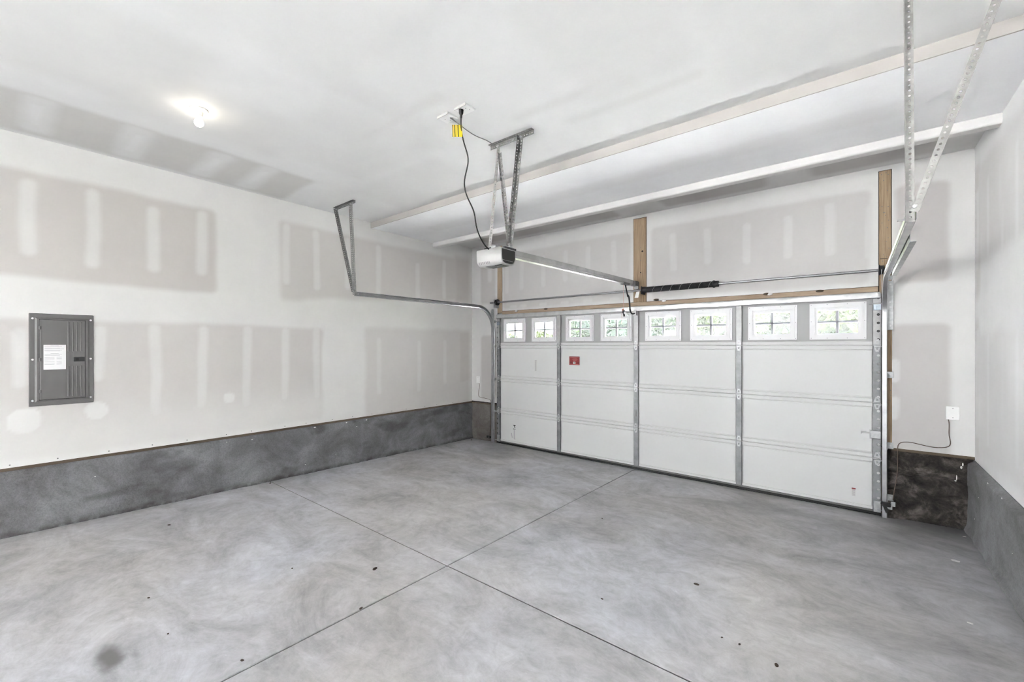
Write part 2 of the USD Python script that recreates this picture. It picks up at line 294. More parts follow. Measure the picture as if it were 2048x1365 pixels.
for y, z0, z1 in ((.227, 2.406, 3.03), (.611, 2.357, 3.05), (1.036, 2.369, 3.0), (1.429, 2.395, 3.07), (2.277, 2.384, 3.13), (2.65, 2.36, 3.12), (3.074, 2.4, 3.11), (3.554, 2.38, 3.10), (4.265, 2.33, 2.96), (4.806, 2.41, 3.08),
                  (.172, 1.30, 1.80), (.645, 1.32, 1.84), (1.044, .949, 1.855), (1.434, .976, 1.87), (1.854, .955, 1.886), (2.265, .969, 1.871), (2.656, .96, 1.916), (3.554, .943, 1.77), (4.284, .916, 1.742), (4.829, .995, 1.748)):
    k = int(y * 97 + z0 * 31); mud = np.maximum(mud, .72 * boxmask(u, v, (y - .046, y + .046, z0, z1), .026, .022, k, .045))
for y, z, r in ((.199, 1.035, .10), (.628, 1.06, .075), (1.677, 1.068, .055)):
    mud = np.maximum(mud, 1.15 * boxmask(u, v, (y - r, y + r, z - r * 1.05, z + r * 1.05), .012, .02, int(y * 50), r * .9))
for y in (.895,): mud = np.minimum(mud, 1 - .6 * boxmask(u, v, (y - .012, y + .012, 1.576, 1.60), .006, 0, 1, .01))
wl.part('drywall', m, 'drywall', attr=mud)
for yy in np.arange(.1, 5.3, .305): wl.part('nail', bolt((.0005, yy + .03 * math.sin(yy * 9), .68), (1, 0, 0), .0055, .0012), 'dark_steel')
wl.part('framing', [cb(-.12, -.013, -4.2, D + .1, 0, H + .1), cb(-.12, -.013, Y0, -9.2, 0, H + .1), cb(-.12, -.013, -9.2, -4.2, 2.2, H + .1)], 'dark_gap')
wl.part('sill_strip', cb(-.02, .002, -4.2, D, .632, .657), 'sill_wood', label='brown wooden sill edge under the drywall')
def curb_left(u, v, d):
    p = np.stack([u, v, 0 * u], -1)
    x = .014 + rough(p, .020, 5, 11) + rough(p, .012, 26, 12, 3) - .010 * sm((v - .60) / .03) + .03 * sm(1 - (v - fz(u)) / .10) * meshkit.fbm(p * 9, 3, 13)
    return np.stack([np.maximum(x, .001) - d, u, v], -1)
m, u, v = plate(np.r_[np.arange(-4.2, 0, .05), np.arange(0, D, .0125), D], np.r_[np.arange(-.02, .632, .0125), .632], curb_left, depth=.08)
pp = np.stack([u, v, 0 * u], -1)
dirt = .75 * sm(1 - (v - fz(u)) / (.03 + .07 * meshkit.fbm(pp * 6, 3, 71))) * sm(meshkit.fbm(pp * 22, 3, 72) * 2.2 - .3) + .45 * sm((meshkit.fbm(pp * np.array([3, 7, 1]), 4, 73) - .56) * 5) + .45 * sm((v - .615) / .02) * meshkit.fbm(pp * 9, 3, 74)
wl.part('stem_wall', m, 'curb_concrete', smooth=True, attr=np.clip(dirt, 0, .8), label='grey concrete stem wall with a rough trowelled face')
for yy, zz, sz in ((.62, .47, .012), (1.9, .585, .016), (2.9, .22, .012), (1.65, .60, .012), (2.62, .615, .03), (3.05, .615, .02), (3.35, .61, .024), (2.5, .17, .014), (3.2, .54, .014)):
    wl.part('plaster_fleck', trimesh.creation.icosphere(1, 1).apply_scale((.003, sz * .55, sz * .3)).apply_translation((.018, yy, zz)), 'fleck')

# ---- right wall
wr = Thing('wall_right', 'bright unpainted drywall close by on the right above a concrete stem wall', 'wall', kind='structure')
ys = np.r_[np.arange(Y0, 1.5, .06), np.arange(1.5, D, .02), D]; zs = np.r_[np.arange(.64, H, .025), H]
m, u, v = plate(ys, zs, lambda u, v, d: np.stack([W + d, D - (u - Y0), v], -1))
yy = D - (u - Y0)
pap = np.zeros_like(u)
for b, amt, sd in (((5.28, 5.46, 2.05, 3.2), .9, 1), ((5.30, 5.46, .7, 1.85), .9, 2), ((3.6, 5.28, 2.35, 3.15), .55, 3), ((3.6, 5.28, .75, 1.75), .4, 4), ((1.0, 3.5, 2.25, 3.1), .5, 5), ((.5, 3.5, .7, 1.85), .4, 6)):
    pap = np.maximum(pap, amt * boxmask(yy, v, b, .06, .04, sd))
mud = 1 - pap
for y in (5.38, 5.0, 4.6, 4.2, 3.8, 3.4, 3.0, 2.6):
    for z0, z1 in ((2.3, 3.0), (.85, 1.8)): mud = np.maximum(mud, .9 * boxmask(yy, v, (y - .035, y + .035, z0, z1), .02, .015, int(y * 9 + z0), .03))
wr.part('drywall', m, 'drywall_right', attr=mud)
wr.part('framing', cb(W + .013, W + .12, Y0, D + .1, 0, H + .1), 'dark_gap')
def curb_right(u, v, d):
    p = np.stack([u, v, 0 * u + 5], -1); t = sm((v - .585) / .045)
    x = 6.118 + rough(p, .014, 3.5, 31) + rough(p, .006, 22, 32, 3) + .042 * t ** 2 - .03 * sm(1 - (v - fz(D - (u - Y0))) / .07) * meshkit.fbm(p * 8, 3, 33)
    return np.stack([x + d, D + .1 - (u - Y0), v - .004 * t], -1)
m, u, v = plate(np.arange(Y0, D + .12, .02), np.r_[np.arange(-.02, .56, .02), np.arange(.56, .642, .006)], curb_right, depth=.08)
wr.part('stem_wall', m, 'curb_smooth', smooth=True, label='pale grey concrete stem wall with a rounded top edge')
for yq, zq, s in ((5.05, .42, .014), (4.75, .612, .03), (4.35, .61, .03), (5.2, .2, .02), (4.1, .33, .012)):
    wr.part('plaster_fleck', trimesh.creation.icosphere(1, 1).apply_scale((.003, s * .3, s * .22)).apply_translation((6.116, yq, zq)), 'fleck')

# ---- front wall with the door opening and the cut-outs for the boards
wf = Thing('wall_front', 'taped drywall around and above the overhead door', 'wall', kind='structure')
OPEN = (XL - .004, 5.612, 0, 2.232); CB = (3.017, 3.2, 2.2, 3.352); LB = (.6, .711, 2.2, 3.34); RB = (5.514, 5.612, 2.2, 3.352)
def fmask(x, z):
    k = ~((x > OPEN[0]) & (x < OPEN[1]) & (z < OPEN[3]))
    for a in (CB, LB, RB): k &= ~((x > a[0]) & (x < a[1]) & (z > a[2]) & (z < a[3]))
    k &= ~((z < .668) & (x < OPEN[0])); return k
xs = np.r_[np.arange(0, W, .02), W, OPEN[0], OPEN[1], CB[0], CB[1], LB[0], LB[1], RB[0]]; zs = np.r_[np.arange(.668, H, .02), H, OPEN[3], CB[3], LB[3]]
m, u, v = plate(xs, zs, lambda u, v, d: np.stack([u, D + d, v], -1), fmask)
pap = np.zeros_like(u)
for b, amt, sd in (((.73, 2.98, 2.27, 3.18), .55, 1), ((3.26, 5.45, 2.27, 3.19), .62, 2), ((5.64, 6.01, 2.24, 3.16), .95, 3), ((5.60, 6.01, .55, 1.845), .9, 4), ((.22, .56, 2.36, 3.12), .8, 5), ((.22, .58, .72, 1.83), .8, 6)):
    pap = np.maximum(pap, amt * boxmask(u, v, b, .03, .03, sd))
mud = 1 - pap
for x, z0, z1 in ((1.119, 2.557, 3.044), (1.543, 2.56, 3.07), (1.953, 2.6, 3.09), (2.332, 2.6, 3.1), (2.737, 2.66, 3.12), (3.548, 2.58, 3.085), (3.951, 2.62, 3.08), (4.37, 2.575, 3.06), (4.77, 2.58, 3.07), (5.135, 2.56, 3.13), (5.46, 2.5, 3.05), (.80, 2.5, 3.0), (.42, 2.75, 3.13)):
    mud = np.maximum(mud, .72 * boxmask(u, v, (x - .05, x + .05, z0, z1), .026, .022, int(x * 41), .045))
for x in (.95, 1.15, 1.55, 1.93, 2.33, 2.75): mud = np.maximum(mud, .8 * boxmask(u, v, (x - .09, x + .09, 2.255, 2.33), .02, .02, int(x * 33), .06))
for z in (1.05, 1.42, 2.75): mud = np.maximum(mud, .8 * boxmask(u, v, (5.6, 5.67, z - .12, z + .12), .015, .02, int(z * 7), .05))
mud = np.minimum(mud, 1 - .25 * boxmask(u, v, (5.62, 5.9, .85, 1.1), .12, .08, 9))
wf.part('drywall', m, 'drywall_shaded', attr=mud)
fr = sbox(-.1, 0, W + .1, H + .1).difference(sbox(XL - .03, -.1, XR + .03, 2.2)).difference(sbox(XR - .1, -.2, W + .3, .655))
wf.part('framing', extr(fr, .11, ((0, D + .0335, 0), (1, 0, 0), (0, 0, 1), (0, 1, 0))), 'dark_gap')  # coloured dark to stand in for shadow in the gaps around the boards
wf.part('sill_strip', cb(0, XL - .02, D - .004, D + .02, .62, .642), 'sill_wood'); 
wf.part('sill_strip', [cb(5.612, W, D - .006, D + .02, .645, .655), cb(5.612, W, D - .001, D + .02, .655, .669)], 'sill_wood', label='brown wooden sill strip under the drywall right of the door')
m, u, v = plate(np.arange(.0, XL + .01, .0125), np.arange(-.02, .632, .0125), lambda u, v, d: np.stack([u, D - .008 + rough(np.stack([u, v, 0 * u], -1), .014, 7, 51) + rough(np.stack([u, v, 0 * u], -1), .006, 30, 52, 3) + d, v], -1), depth=.06)
wf.part('stem_wall', m, 'curb_brown', smooth=True, label='brownish concrete stem wall left of the door')
def fcurb(u, v, d):
    p = np.stack([u, v, 0 * u], -1)
    y = D - .012 + .05 * sm((u - 5.65) / .5) + rough(p, .07, 5, 61) + rough(p, .035, 17, 62, 4) + .03 * sm((v - .59) / .05)
    lay = meshkit.fbm(p * np.array([2, 1, 1]), 3, 65); y = y + .022 * sm(1 - np.abs(v - .25 - .12 * (lay - .5)) / .03) + .03 * sm(1 - np.abs(v - .40 - .2 * (lay - .5)) / .02) * (lay > .5)
    return np.stack([u, y + d, v], -1)
m, u, v = plate(np.arange(5.537, 6.19, .008), np.r_[np.arange(-.03, .645, .008), .645], fcurb, depth=.08)
wf.part('stem_backing', cb(XR + .03, W + .1, D + .12, D + .16, -.1, .655), 'dark_gap')
wf.part('stem_wall', m, 'curb_dark', smooth=True, label='dark damp rough concrete stem wall right of the door')
for xq, zq, sx, sz in ((6.088, .585, .005, .016), (6.08, .555, .007, .014), (6.052, .455, .004, .026), (6.046, .42, .007, .010)):
    wf.part('plaster_fleck', trimesh.creation.icosphere(1, 1).apply_scale((sx, .006, sz)).apply_translation((xq, float(fcurb(np.array([xq]), np.array([zq]), np.array([0.]))[0, 1]) - .003, zq)), 'fleck')
for a in ((XL - .06, XL + .03, -.05, 2.26), (XR - .03, XR + .08, -.05, 2.26), (XL - .06, XR + .08, 2.12, 2.3)): wf.part('leak_stop', cb(a[0], a[1], D + .054, D + .10, a[2], a[3]), 'pine_pale')  # unseen boards added to stop daylight leaking around the door
# ---- back wall (behind the camera), closed across its width
wb = Thing('wall_back', 'plain closed drywall at the back of the garage', 'wall', kind='structure')
bk = sbox(-.1, -.1, W + .1, H + .1)
m = extr(bk, .12, ((0, Y0, 0), (1, 0, 0), (0, 0, 1), (0, -1, 0)))
wb.part('drywall', m, 'drywall_right', attr=np.ones(len(m.vertices)))

# ---- ceiling: main field, dropped soffit, narrow beam, strip behind it
ce = Thing('ceiling', 'white taped drywall ceiling stepping down to a soffit before the door', 'ceiling', kind='structure')
YB, YS, YE = 3.43, 4.56, 4.67; ZS, ZB = 3.316, 3.245
m, u, v = plate(np.r_[np.arange(0, W, .03), W], np.r_[np.arange(Y0, YB, .03), YB], lambda u, v, d: np.stack([u, v, H + d], -1))
m = (m[0], m[1][:, ::-1])
pap = np.zeros_like(u)
for b, amt, sd, so in (((.05, .90, -2, 2.2), 1.0, 1, .05), ((1.25, 2.35, -1, .9), .30, 2, .1), ((1.15, 1.95, .6, 1.7), .28, 8, .1), ((2.55, 2.8, 1.4, 2.3), .22, 9, .1), ((2.6, 3.9, .6, 1.5), .22, 3, .1), ((3.9, 4.6, 1.7, 2.75), .28, 4, .12), ((1.3, 2.5, 1.5, 2.5), .22, 5, .12), ((4.7, 5.9, 2.0, 3.2), .22, 6, .12), ((.9, 2.3, 2.6, 3.3), .25, 7, .1)):
    pap = np.maximum(pap, amt * boxmask(u, v, b, so, .05, sd))
mud = 1 - pap
for x, y, rx, ry in ((.52, .25, .40, .085), (.50, .80, .40, .10), (.50, 1.36, .40, .09), (.50, 1.78, .42, .09), (.5, -.4, .4, .1)):
    mud = np.maximum(mud, .75 * boxmask(u, v, (x - rx, x + rx, y - ry, y + ry), .05, .04, int(y * 60) + 70, .07))
    mud = np.maximum(mud, boxmask(u, v, (x - rx * .6, x + rx * .6, y - ry * .5, y + ry * .5), .025, .03, int(y * 60) + 71, .05))
for x, y in ((3.78, 2.55), (4.1, 2.85), (2.62, 2.0)): mud = np.minimum(mud, 1 - .35 * boxmask(u, v, (x - .5, x + .5, y - .05, y + .05), .05, .05, int(y * 9)))
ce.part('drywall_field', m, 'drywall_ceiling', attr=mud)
def csheet(x0, x1, y0, y1, z, paps, seed):
    m, u, v = plate(np.r_[np.arange(x0, x1, .03), x1], np.r_[np.arange(y0, y1, .02), y1], lambda u, v, d: np.stack([u, v, z + d], -1))
    p = np.zeros_like(u)
    for b, amt in paps: p = np.maximum(p, amt * boxmask(u, v, b, .05, .03, seed))
    return (m[0], m[1][:, ::-1]), 1 - p
m, a = csheet(0, W, YB + .004, YS + .02, ZS, [((.6, 5.6, 3.9, 4.15), .15)], 3)
ce.part('soffit', m, 'drywall_soffit_lit', attr=a)  # whitened colour makes up for the weak light on the soffit
def face(x0, x1, y, z0, z1):   # the vertical step between ceiling and soffit
    prof = [(y + .06, z1), (y, z1), (y, z0), (y + .012, z0), (y + .012, z0 + .02), (y + .06, z0 + .02)]
    P = np.array([[(x, q[0], q[1]) for q in prof] for x in (x0, x1)]); return grid_close(P)
m = face(.0, W, YB - .003, ZS - .0008, H); ce.part('soffit_step', m, 'drywall_paper_shaded', smooth=30, attr=np.zeros(400)[:len(trimesh.graph.smooth_shade(m, angle=np.radians(30), facet_minarea=None).vertices)])  # paper tone, darkened further to put the step face in shade
r = .02; prof = [(YE, ZS + .2), (YS, ZS + .2), (YS, ZS)] + [(YS + r - r * math.cos(t), ZB + r - r * math.sin(t)) for t in np.linspace(0, math.pi / 2, 6)] + [(YE - r + r * math.sin(t), ZB + r - r * math.cos(t)) for t in np.linspace(0, math.pi / 2, 6)]
m = grid_close(np.array([[(x, q[0], q[1]) for q in prof] for x in (0, W)])); n = len(trimesh.graph.smooth_shade(m, angle=np.radians(30), facet_minarea=None).vertices)
ce.part('beam', m, 'drywall_soffit_lit', smooth=30, attr=.2 * np.ones(n), label='narrow boxed beam across the ceiling before the door wall')
m, a = csheet(0, W, YE - .01, D + .02, H - .004, [((.5, 2.9, 4.6, 5.36), .95), ((3.5, 4.6, 4.6, 5.36), .95), ((5.0, 5.95, 4.6, 5.36), .85)], 5)  # tone darkened to paint the shadow behind the beam
ce.part('drywall_strip', m, 'drywall_shaded', attr=a)
ce.part('framing', cb(-.1, W + .1, Y0 - .1, D + .15, H + .013, H + .12), 'dark_gap')

# ---- mounting boards let into the front wall
def nails(t, pts, y, r=.005):
    for x, z in pts: t.part('nail', bolt((x, y, z), (0, -1, 0), r, .0012), 'dark_steel')
b = Thing('mounting_board', 'wide pine board upright above the door centre behind the spring end', 'board', (3.108, D, 2.216))
b.part('plank', cb(3.0215, 3.194, D - .006, D + .032, 2.2295, 3.344, .002), 'pine')
nails(b, ((3.12, 2.95), (3.12, 2.78), (3.16, 3.1), (3.05, 3.2), (3.15, 2.6)), D - .006)
for x, z, r in ((3.145, 2.90, .012), (3.12, 2.62, .007)): b.part('knot', cyl((x, D - .0055, z), (x, D - .0075, z), r, 10), 'dark_gap')
b = Thing('mounting_board', 'narrow pine board full of nail holes beside the right end of the spring shaft', 'board', (5.562, D, .66))
b.part('plank', cb(5.5185, 5.607, D - .006, D + .032, 2.16, 3.346, .002), 'pine')
nails(b, ((5.535, 3.31), (5.57, 3.32), (5.585, 3.30), (5.552, 3.25), (5.58, 3.15), (5.54, 3.0), (5.585, 2.99), (5.55, 2.94), (5.56, 2.94), (5.565, 2.91), (5.54, 2.84), (5.588, 2.86), (5.58, 2.79), (5.585, 2.69), (5.57, 2.66), (5.59, 2.59), (5.55, 2.53), (5.575, 2.51), (5.545, 2.47), (5.57, 2.47)), D - .006, .004)
b.part('knot', cb(5.525, 5.58, D - .0072, D - .004, 2.49, 2.498), 'sill_wood')
b.part('jamb', cb(5.537, 5.6125, D - .004, D + .032, .668, 2.16), 'pine', label='stained lower length of the board beside the track')
nails(b, ((5.605, 1.52), (5.607, 1.36), (5.603, 1.22), (5.605, 1.17), (5.6, 1.12), (5.606, 1.02)), D - .004, .004)
b = Thing('mounting_board', 'narrow pine board hidden at the top by the opener left of the spring shaft', 'board', (.655, D, .66))
b.part('plank', cb(.606, .707, D - .006, D + .032, 2.2, 3.332, .002), 'pine_pale')
nails(b, ((.64, 2.9), (.67, 2.75), (.65, 2.6), (.69, 2.47), (.62, 2.52), (.64, 2.35)), D - .006, .004)
b = Thing('trim_1', 'thin pine strip running along the top edge of the overhead door', 'board', (3.05, D, 2.18), kind='structure')
b.part('plank', cb(.711, 5.512, D - .008, D + .03, 2.176, 2.228, .002), 'pine_side')
for x, z in ((1.02, 2.215), (4.6, 2.222), (3.43, 2.225)): b.part('plaster_lump', trimesh.creation.icosphere(1, 1).apply_scale((.03, .02, .015)).apply_translation((x, D - .012, z)), 'fleck')
for x, z in ((1.6, 2.22), (3.33, 2.245), (4.57, 2.225), (5.05, 2.22)): b.part('dirt_lump', trimesh.creation.icosphere(1, 1).apply_scale((.035, .02, .014)).apply_translation((x, D - .012, z)), 'sill_wood')

# ================================================================ OVERHEAD DOOR
d1 = Thing('door_1', 'closed white sectional overhead garage door with a row of eight small windows', 'garage door', (3.0435, D, 0), kind='structure')
ZH = [.03, .551, 1.092, 1.653, 2.165]; YF = D - .002      # section joints; front of rails
WF = [(.737, 1.190), (1.32, 1.784), (1.953, 2.421), (2.531, 2.991), (3.178, 3.64), (3.749, 4.219), (4.385, 4.852), (4.962, 5.425)]
WZ = (1.714, 2.090); ST = [1.838, 3.058, 4.293]
BAY = [(.672, 1.806), (1.870, 3.026), (3.090, 4.261), (4.325, 5.470)]
sec = []
for i in range(4):
    z0, z1 = ZH[i] + .002, ZH[i + 1] - .002
    if i < 3:
        pieces = [cb(XL, XR, D + .012, D + .05, z0 - .0025, z1 + .0025, 0), cb(XL + .06, XR - .006, YF + .004, D + .014, z1 - .042, z1, .006), cb(XL + .06, XR - .006, YF + .004, D + .014, z0, z0 + .042, .006)]
        p = d1.part('door_section', pieces, 'door_white')
        for x0, x1 in BAY:
            d1.part('foam_panel', cb(x0 + .012, x1 - .004, YF + .009, D + .016, z0 + (.05 if i else .03), z1 - .048, .006), 'foam_white', under=p)
    else:
        pl = sbox(XL, z0 - .005, XR, z1 + .03)
        for x0, x1 in WF: pl = pl.difference(sbox(x0 + .03, WZ[0] + .03, x1 - .03, WZ[1] - .03))
        p = d1.part('door_section', extr(pl, .036, ((0, D + .014, 0), (1, 0, 0), (0, 0, 1), (0, 1, 0))), 'primer_grey', label='grey primed top section cut out for eight windows')
        d1.part('bottom_rail', cb(XL + .06, XR - .006, YF + .004, D + .016, z0, z0 + .042, .006), 'rail_white', under=p, label='white rail under the windows')
    sec.append(p)
    for x in ST:
        d1.part('stile', [cb(x - .0315, x + .0315, YF - .012, D + .012, z0 + .002, z1 - .002, .004), cb(x - .031, x + .031, YF - .013, YF - .011, z0 + .25, z0 + .256)], 'stile_light' if i == 3 else 'stile_steel', under=p)
    for x0, x1, lab in ((XL, XL + .066, 'left'), (XR - .012, XR + .051, 'right')):
        hz = np.arange(z0 + .055, z1 - .03, .081)
        hx = x0 + (x1 - x0) * (.68 if lab == 'right' else .25)
        pl = sbox(x0, z0 + .002, x1, z1 - .002).difference(unary_union([Point(hx, q).buffer(.0125, 6) for q in hz]))
        d1.part('end_stile', [extr(pl, .003, ((0, YF - .018, 0), (1, 0, 0), (0, 0, 1), (0, 1, 0))), cb(x0, x0 + .003, YF - .018, D + .012, z0 + .002, z1 - .002), cb(x1 - .003, x1, YF - .018, D + .05, z0 + .002, z1 - .002)] + ([cb(x0 + .003, x1 - .003, D, D + .012, z0 + .002, z1 - .002)] if lab == 'left' else []), 'stile_light' if (i == 3) else 'stile_steel', under=p)
        if lab == 'right':
            d1.part('end_block', cb(x0 + .004, x1 - .004, D + .004, D + .05, z0 + .002, z1 - .002), 'door_white' if i < 3 else 'panel_dark', under=p)
# windows of the door: stepped frame, cross bars, four panes, screws
for (x0, x1) in WF:
    z0, z1 = WZ
    def ring(a, bb, c, e, t0, t1): return extr(sbox(x0 + a, z0 + a, x1 - a, z1 - a).difference(sbox(x0 + bb, z0 + bb, x1 - bb, z1 - bb - e)), t1 - t0, ((0, t0, 0), (1, 0, 0), (0, 0, 1), (0, 1, 0)))
    fr_ = [ring(0, .032, 0, 0, D + .004, D + .016), ring(.022, .045, 0, 0, D - .004, D + .012), ring(.04, .066, 0, .010, D + .008, D + .04)]
    p = d1.part('window_frame', fr_, 'frame_white', label='white moulded window frame in the grey top section')
    ix0, ix1, iz0, iz1 = x0 + .066, x1 - .066, z0 + .066, z1 - .076; cx, cz = (ix0 + ix1) / 2, (iz0 + iz1) / 2
    d1.part('glazing_bar', [cb(cx - .013, cx + .013, D + .022, D + .045, iz0, iz1, .003), cb(ix0, ix1, D + .022, D + .045, cz - .011, cz + .011, .003)], 'bar_grey', under=p)
    for a, bq in ((ix0, cx - .011), (cx + .011, ix1)):
        for cc, dd in ((iz0, cz - .009), (cz + .009, iz1)): d1.part('pane', cb(a, bq, D + .034, D + .038, cc, dd), 'window_glass', under=p)
    for sx in (x0 + .014, x0 + .15, x1 - .15, x1 - .014):
        for sz in (z0 + .014, z1 - .014): d1.part('screw', bolt((sx, D + .004, sz), (0, -1, 0), .0045, .0015), 'frame_screw', under=p)
    for sx in (x0 + .014, x1 - .014): d1.part('screw', bolt((sx, D + .004, (z0 + z1) / 2), (0, -1, 0), .0045, .0015), 'frame_screw', under=p)
# top strut: a hat-shaped stiffener, slightly wavy
xs = np.linspace(XL + .01, XR + .045, 60); prof = [(-.02, 2.108), (-.045, 2.108), (-.052, 2.114), (-.052, 2.160), (-.046, 2.172), (.008, 2.174), (.008, 2.168), (-.04, 2.162), (-.044, 2.156), (-.044, 2.120), (-.02, 2.116)]
d1.part('strut', grid_close(np.array([[(x, D + a + .0025 * math.sin(x * 9) * (z < 2.14), z + .0018 * math.sin(x * 7 + 1) * (z < 2.14)) for a, z in prof] for x in xs])), 'strut_steel', smooth=35, label='bright steel stiffening strut along the top of the door')
for x in (5.455, 5.5): d1.part('bolt', bolt((x, D - .052, 2.15 if x > 5.48 else 2.125), (0, -1, 0), .008, .006), 'bolt_steel')
# hinges at every stile and joint
def hinge(x, z, end=0):
    y = YF - (.018 if end else .013); P = []
    for s in (1, -1):
        tri = Polygon([(-.022, .006), (.022, .006), (.024, .02), (.012, .062), (-.012, .062), (-.024, .02)]).difference(Polygon([(-.010, .022), (.010, .022), (.005, .045), (-.005, .045)]))
        P.append(extr(tri, .003, ((x, y - .003, z), (1, 0, 0), (0, 0, s), (0, 1, 0))))
    P += [cyl((x - .028, y - .014, z), (x + .028, y - .014, z), .008, 10), cb(x - .024, x + .024, y - .012, y, z - .008, z + .010)]
    p = d1.part('hinge', P, 'galvanised')
    for dx, dz in ((0, .05), (0, -.05)): d1.part('hinge_bolt', bolt((x + dx, y - .003, z + dz), (0, -1, 0), .006, .005), 'bolt_steel', under=p)
    if end:
        s = 1 if end > 0 else -1; xt = x + s * .062
        d1.part('roller', [cyl((x - s * .02, y - .026, z - .012), (xt, y - .026, z - .012), .0055, 10), cyl((xt - .008, y - .026, z - .012), (xt + .008, y - .026, z - .012), .021, 16), cb(x - .026, x + .026, y - .032, y - .004, z - .02, z - .006, .002)], 'galvanised', under=p)
for z in ZH[1:4]:
    for x in ST: hinge(x, z)
    hinge(XL + .04, z, -1); hinge(XR + .022, z, 1)
for s, x in ((1, XR + .022), (-1, XL + .04)):
    z = 2.035; xt = x + s * .07
    p = d1.part('top_bracket', [cb(x - .03, x + .03, YF - .028, YF - .016, z - .04, z + .018, .003)] + [cb(x - .028 + k * .019, x - .016 + k * .019, YF - .034, YF - .026, z - .036, z + .004, .002) for k in range(3)], 'zinc_blue', label='bluish zinc bracket carrying the top roller')
    d1.part('roller', [cyl((x - s * .06, YF - .034, z + .022), (xt, YF - .034, z + .022), .0055, 10), cyl((xt - .008, YF - .034, z + .022), (xt + .008, YF - .034, z + .022), .021, 16)], 'galvanised', under=p)
    z = .085; d1.part('bottom_bracket', [cb(x - .028, x + .028, YF - .024, YF - .016, z - .055, z + .055, .003), cyl((x, YF - .03, z - .03), (xt, YF - .03, z - .03), .0055, 10)], 'galvanised')
d1.part('retainer', cb(XL, XR + .05, D - .022, D + .045, .028, .044, .004), 'dark_steel')
d1.part('bottom_seal', grid_close(np.array([[(x, D + .012 + a, z) for a, z in ((-.036, .030), (-.040, .010), (-.030, .001), (.028, .001), (.036, .008), (.034, .03))] for x in (XL, XR + .05)])), 'rubber', label='black rubber weather seal on the floor')
h_ = d1.part('lift_handle', [rbox(3.043, 3.073, YF - .016, YF - .010, .70, .795, .0028, 2), cb(3.05, 3.07, YF - .022, YF - .014, .71, .77, .006)], 'dark_steel', label='dark oval lift handle on the middle stile')
lk = d1.part('slide_lock', [cb(5.452, 5.532, YF - .034, YF - .018, .745, .822, .004), cb(5.447, 5.455, YF - .04, YF - .016, .742, .825)], 'galvanised', label='steel slide lock with its handle bar sticking out')
d1.part('lock_bar', [cb(5.384, 5.455, YF - .034, YF - .026, .788, .800, .002), cb(5.380, 5.388, YF - .042, YF - .024, .782, .806, .002)], 'bolt_steel', under=lk)
# stickers (their lettering is too small to read in the photograph, so it stays as grey lines)
yS = YF + .0085
s_ = d1.part('warning_sticker', cb(2.016, 2.190, yS - .0008, yS, 1.363, 1.489), 'sticker_red', label='red warning sticker with a small pale pictogram')
d1.part('sticker_print', [cb(2.018, 2.188, yS - .0014, yS - .0008, 1.480, 1.486), cb(2.022, 2.06, yS - .0014, yS - .0008, 1.388, 1.412), cb(2.145, 2.186, yS - .0014, yS - .0008, 1.384, 1.408)], 'sticker_darkred', under=s_)
d1.part('sticker_print', [cb(2.03, 2.18, yS - .0014, yS - .0008, 1.470, 1.475)] + [cb(2.06 + .02 * (k % 2), 2.14 + .01 * (k % 3), yS - .0014, yS - .0008, 1.462 - .011 * k, 1.465 - .011 * k) for k in range(4)] + [cb(2.03, 2.175, yS - .0014, yS - .0008, 1.370, 1.375)], 'sticker_pink', under=s_)
d1.part('sticker_pictogram', cb(2.082, 2.122, yS - .0015, yS - .0008, 1.378, 1.412), 'print_pale', under=s_); d1.part('pictogram_mark', [cb(2.098, 2.105, yS - .002, yS - .0015, 1.382, 1.404), cb(2.09, 2.112, yS - .002, yS - .0015, 1.400, 1.406)], 'vent_dark', under=s_)
s_ = d1.part('label_strip', cb(1.381, 1.418, yS - .0006, yS, 1.245, 1.418), 'print_pale', label='narrow upright strip of grey print on the second section')
d1.part('strip_print', [cb(1.384, 1.415, yS - .0012, yS - .0006, 1.408, 1.415), cb(1.386, 1.392, yS - .0012, yS - .0006, 1.25, 1.40), cb(1.400, 1.404, yS - .0012, yS - .0006, 1.25, 1.40)], 'print_grey', under=s_)
s_ = d1.part('printed_mark', [cb(.944, .990, yS - .001, yS, .325, .340), extr(Polygon([(.956, .327), (.972, .327), (.984, .290), (.974, .288)]), .001, ((0, yS - .001, 0), (1, 0, 0), (0, 0, 1), (0, 1, 0))), cb(.945, .952, yS - .001, yS, .262, .285), cb(.955, .99, yS - .001, yS, .268, .277)], 'print_black', label='black printed mark low on the left end of the door')
d1.part('mark_print', [cb(.953, .972, yS - .001, yS, .11, .255), cb(.965, .985, yS - .001, yS, .102, .118)] + [extr(Polygon([(.897, .205), (.912, .205), (.928, .125), (.912, .120)]), .001, ((0, yS - .001, 0), (1, 0, 0), (0, 0, 1), (0, 1, 0)))], 'print_grey', under=s_)
s_ = d1.part('care_label', cb(5.310, 5.340, yS - .0006, yS, .140, .222), 'print_pale', label='small label with a red top low on the right end of the door')
d1.part('label_print', [cb(5.310, 5.340, yS - .0012, yS - .0006, .208, .222)], 'sticker_darkred', under=s_); d1.part('label_print', [cb(5.313, 5.337, yS - .0012, yS - .0006, .145 + .010 * k, .150 + .010 * k) for k in range(6)], 'print_grey', under=s_)

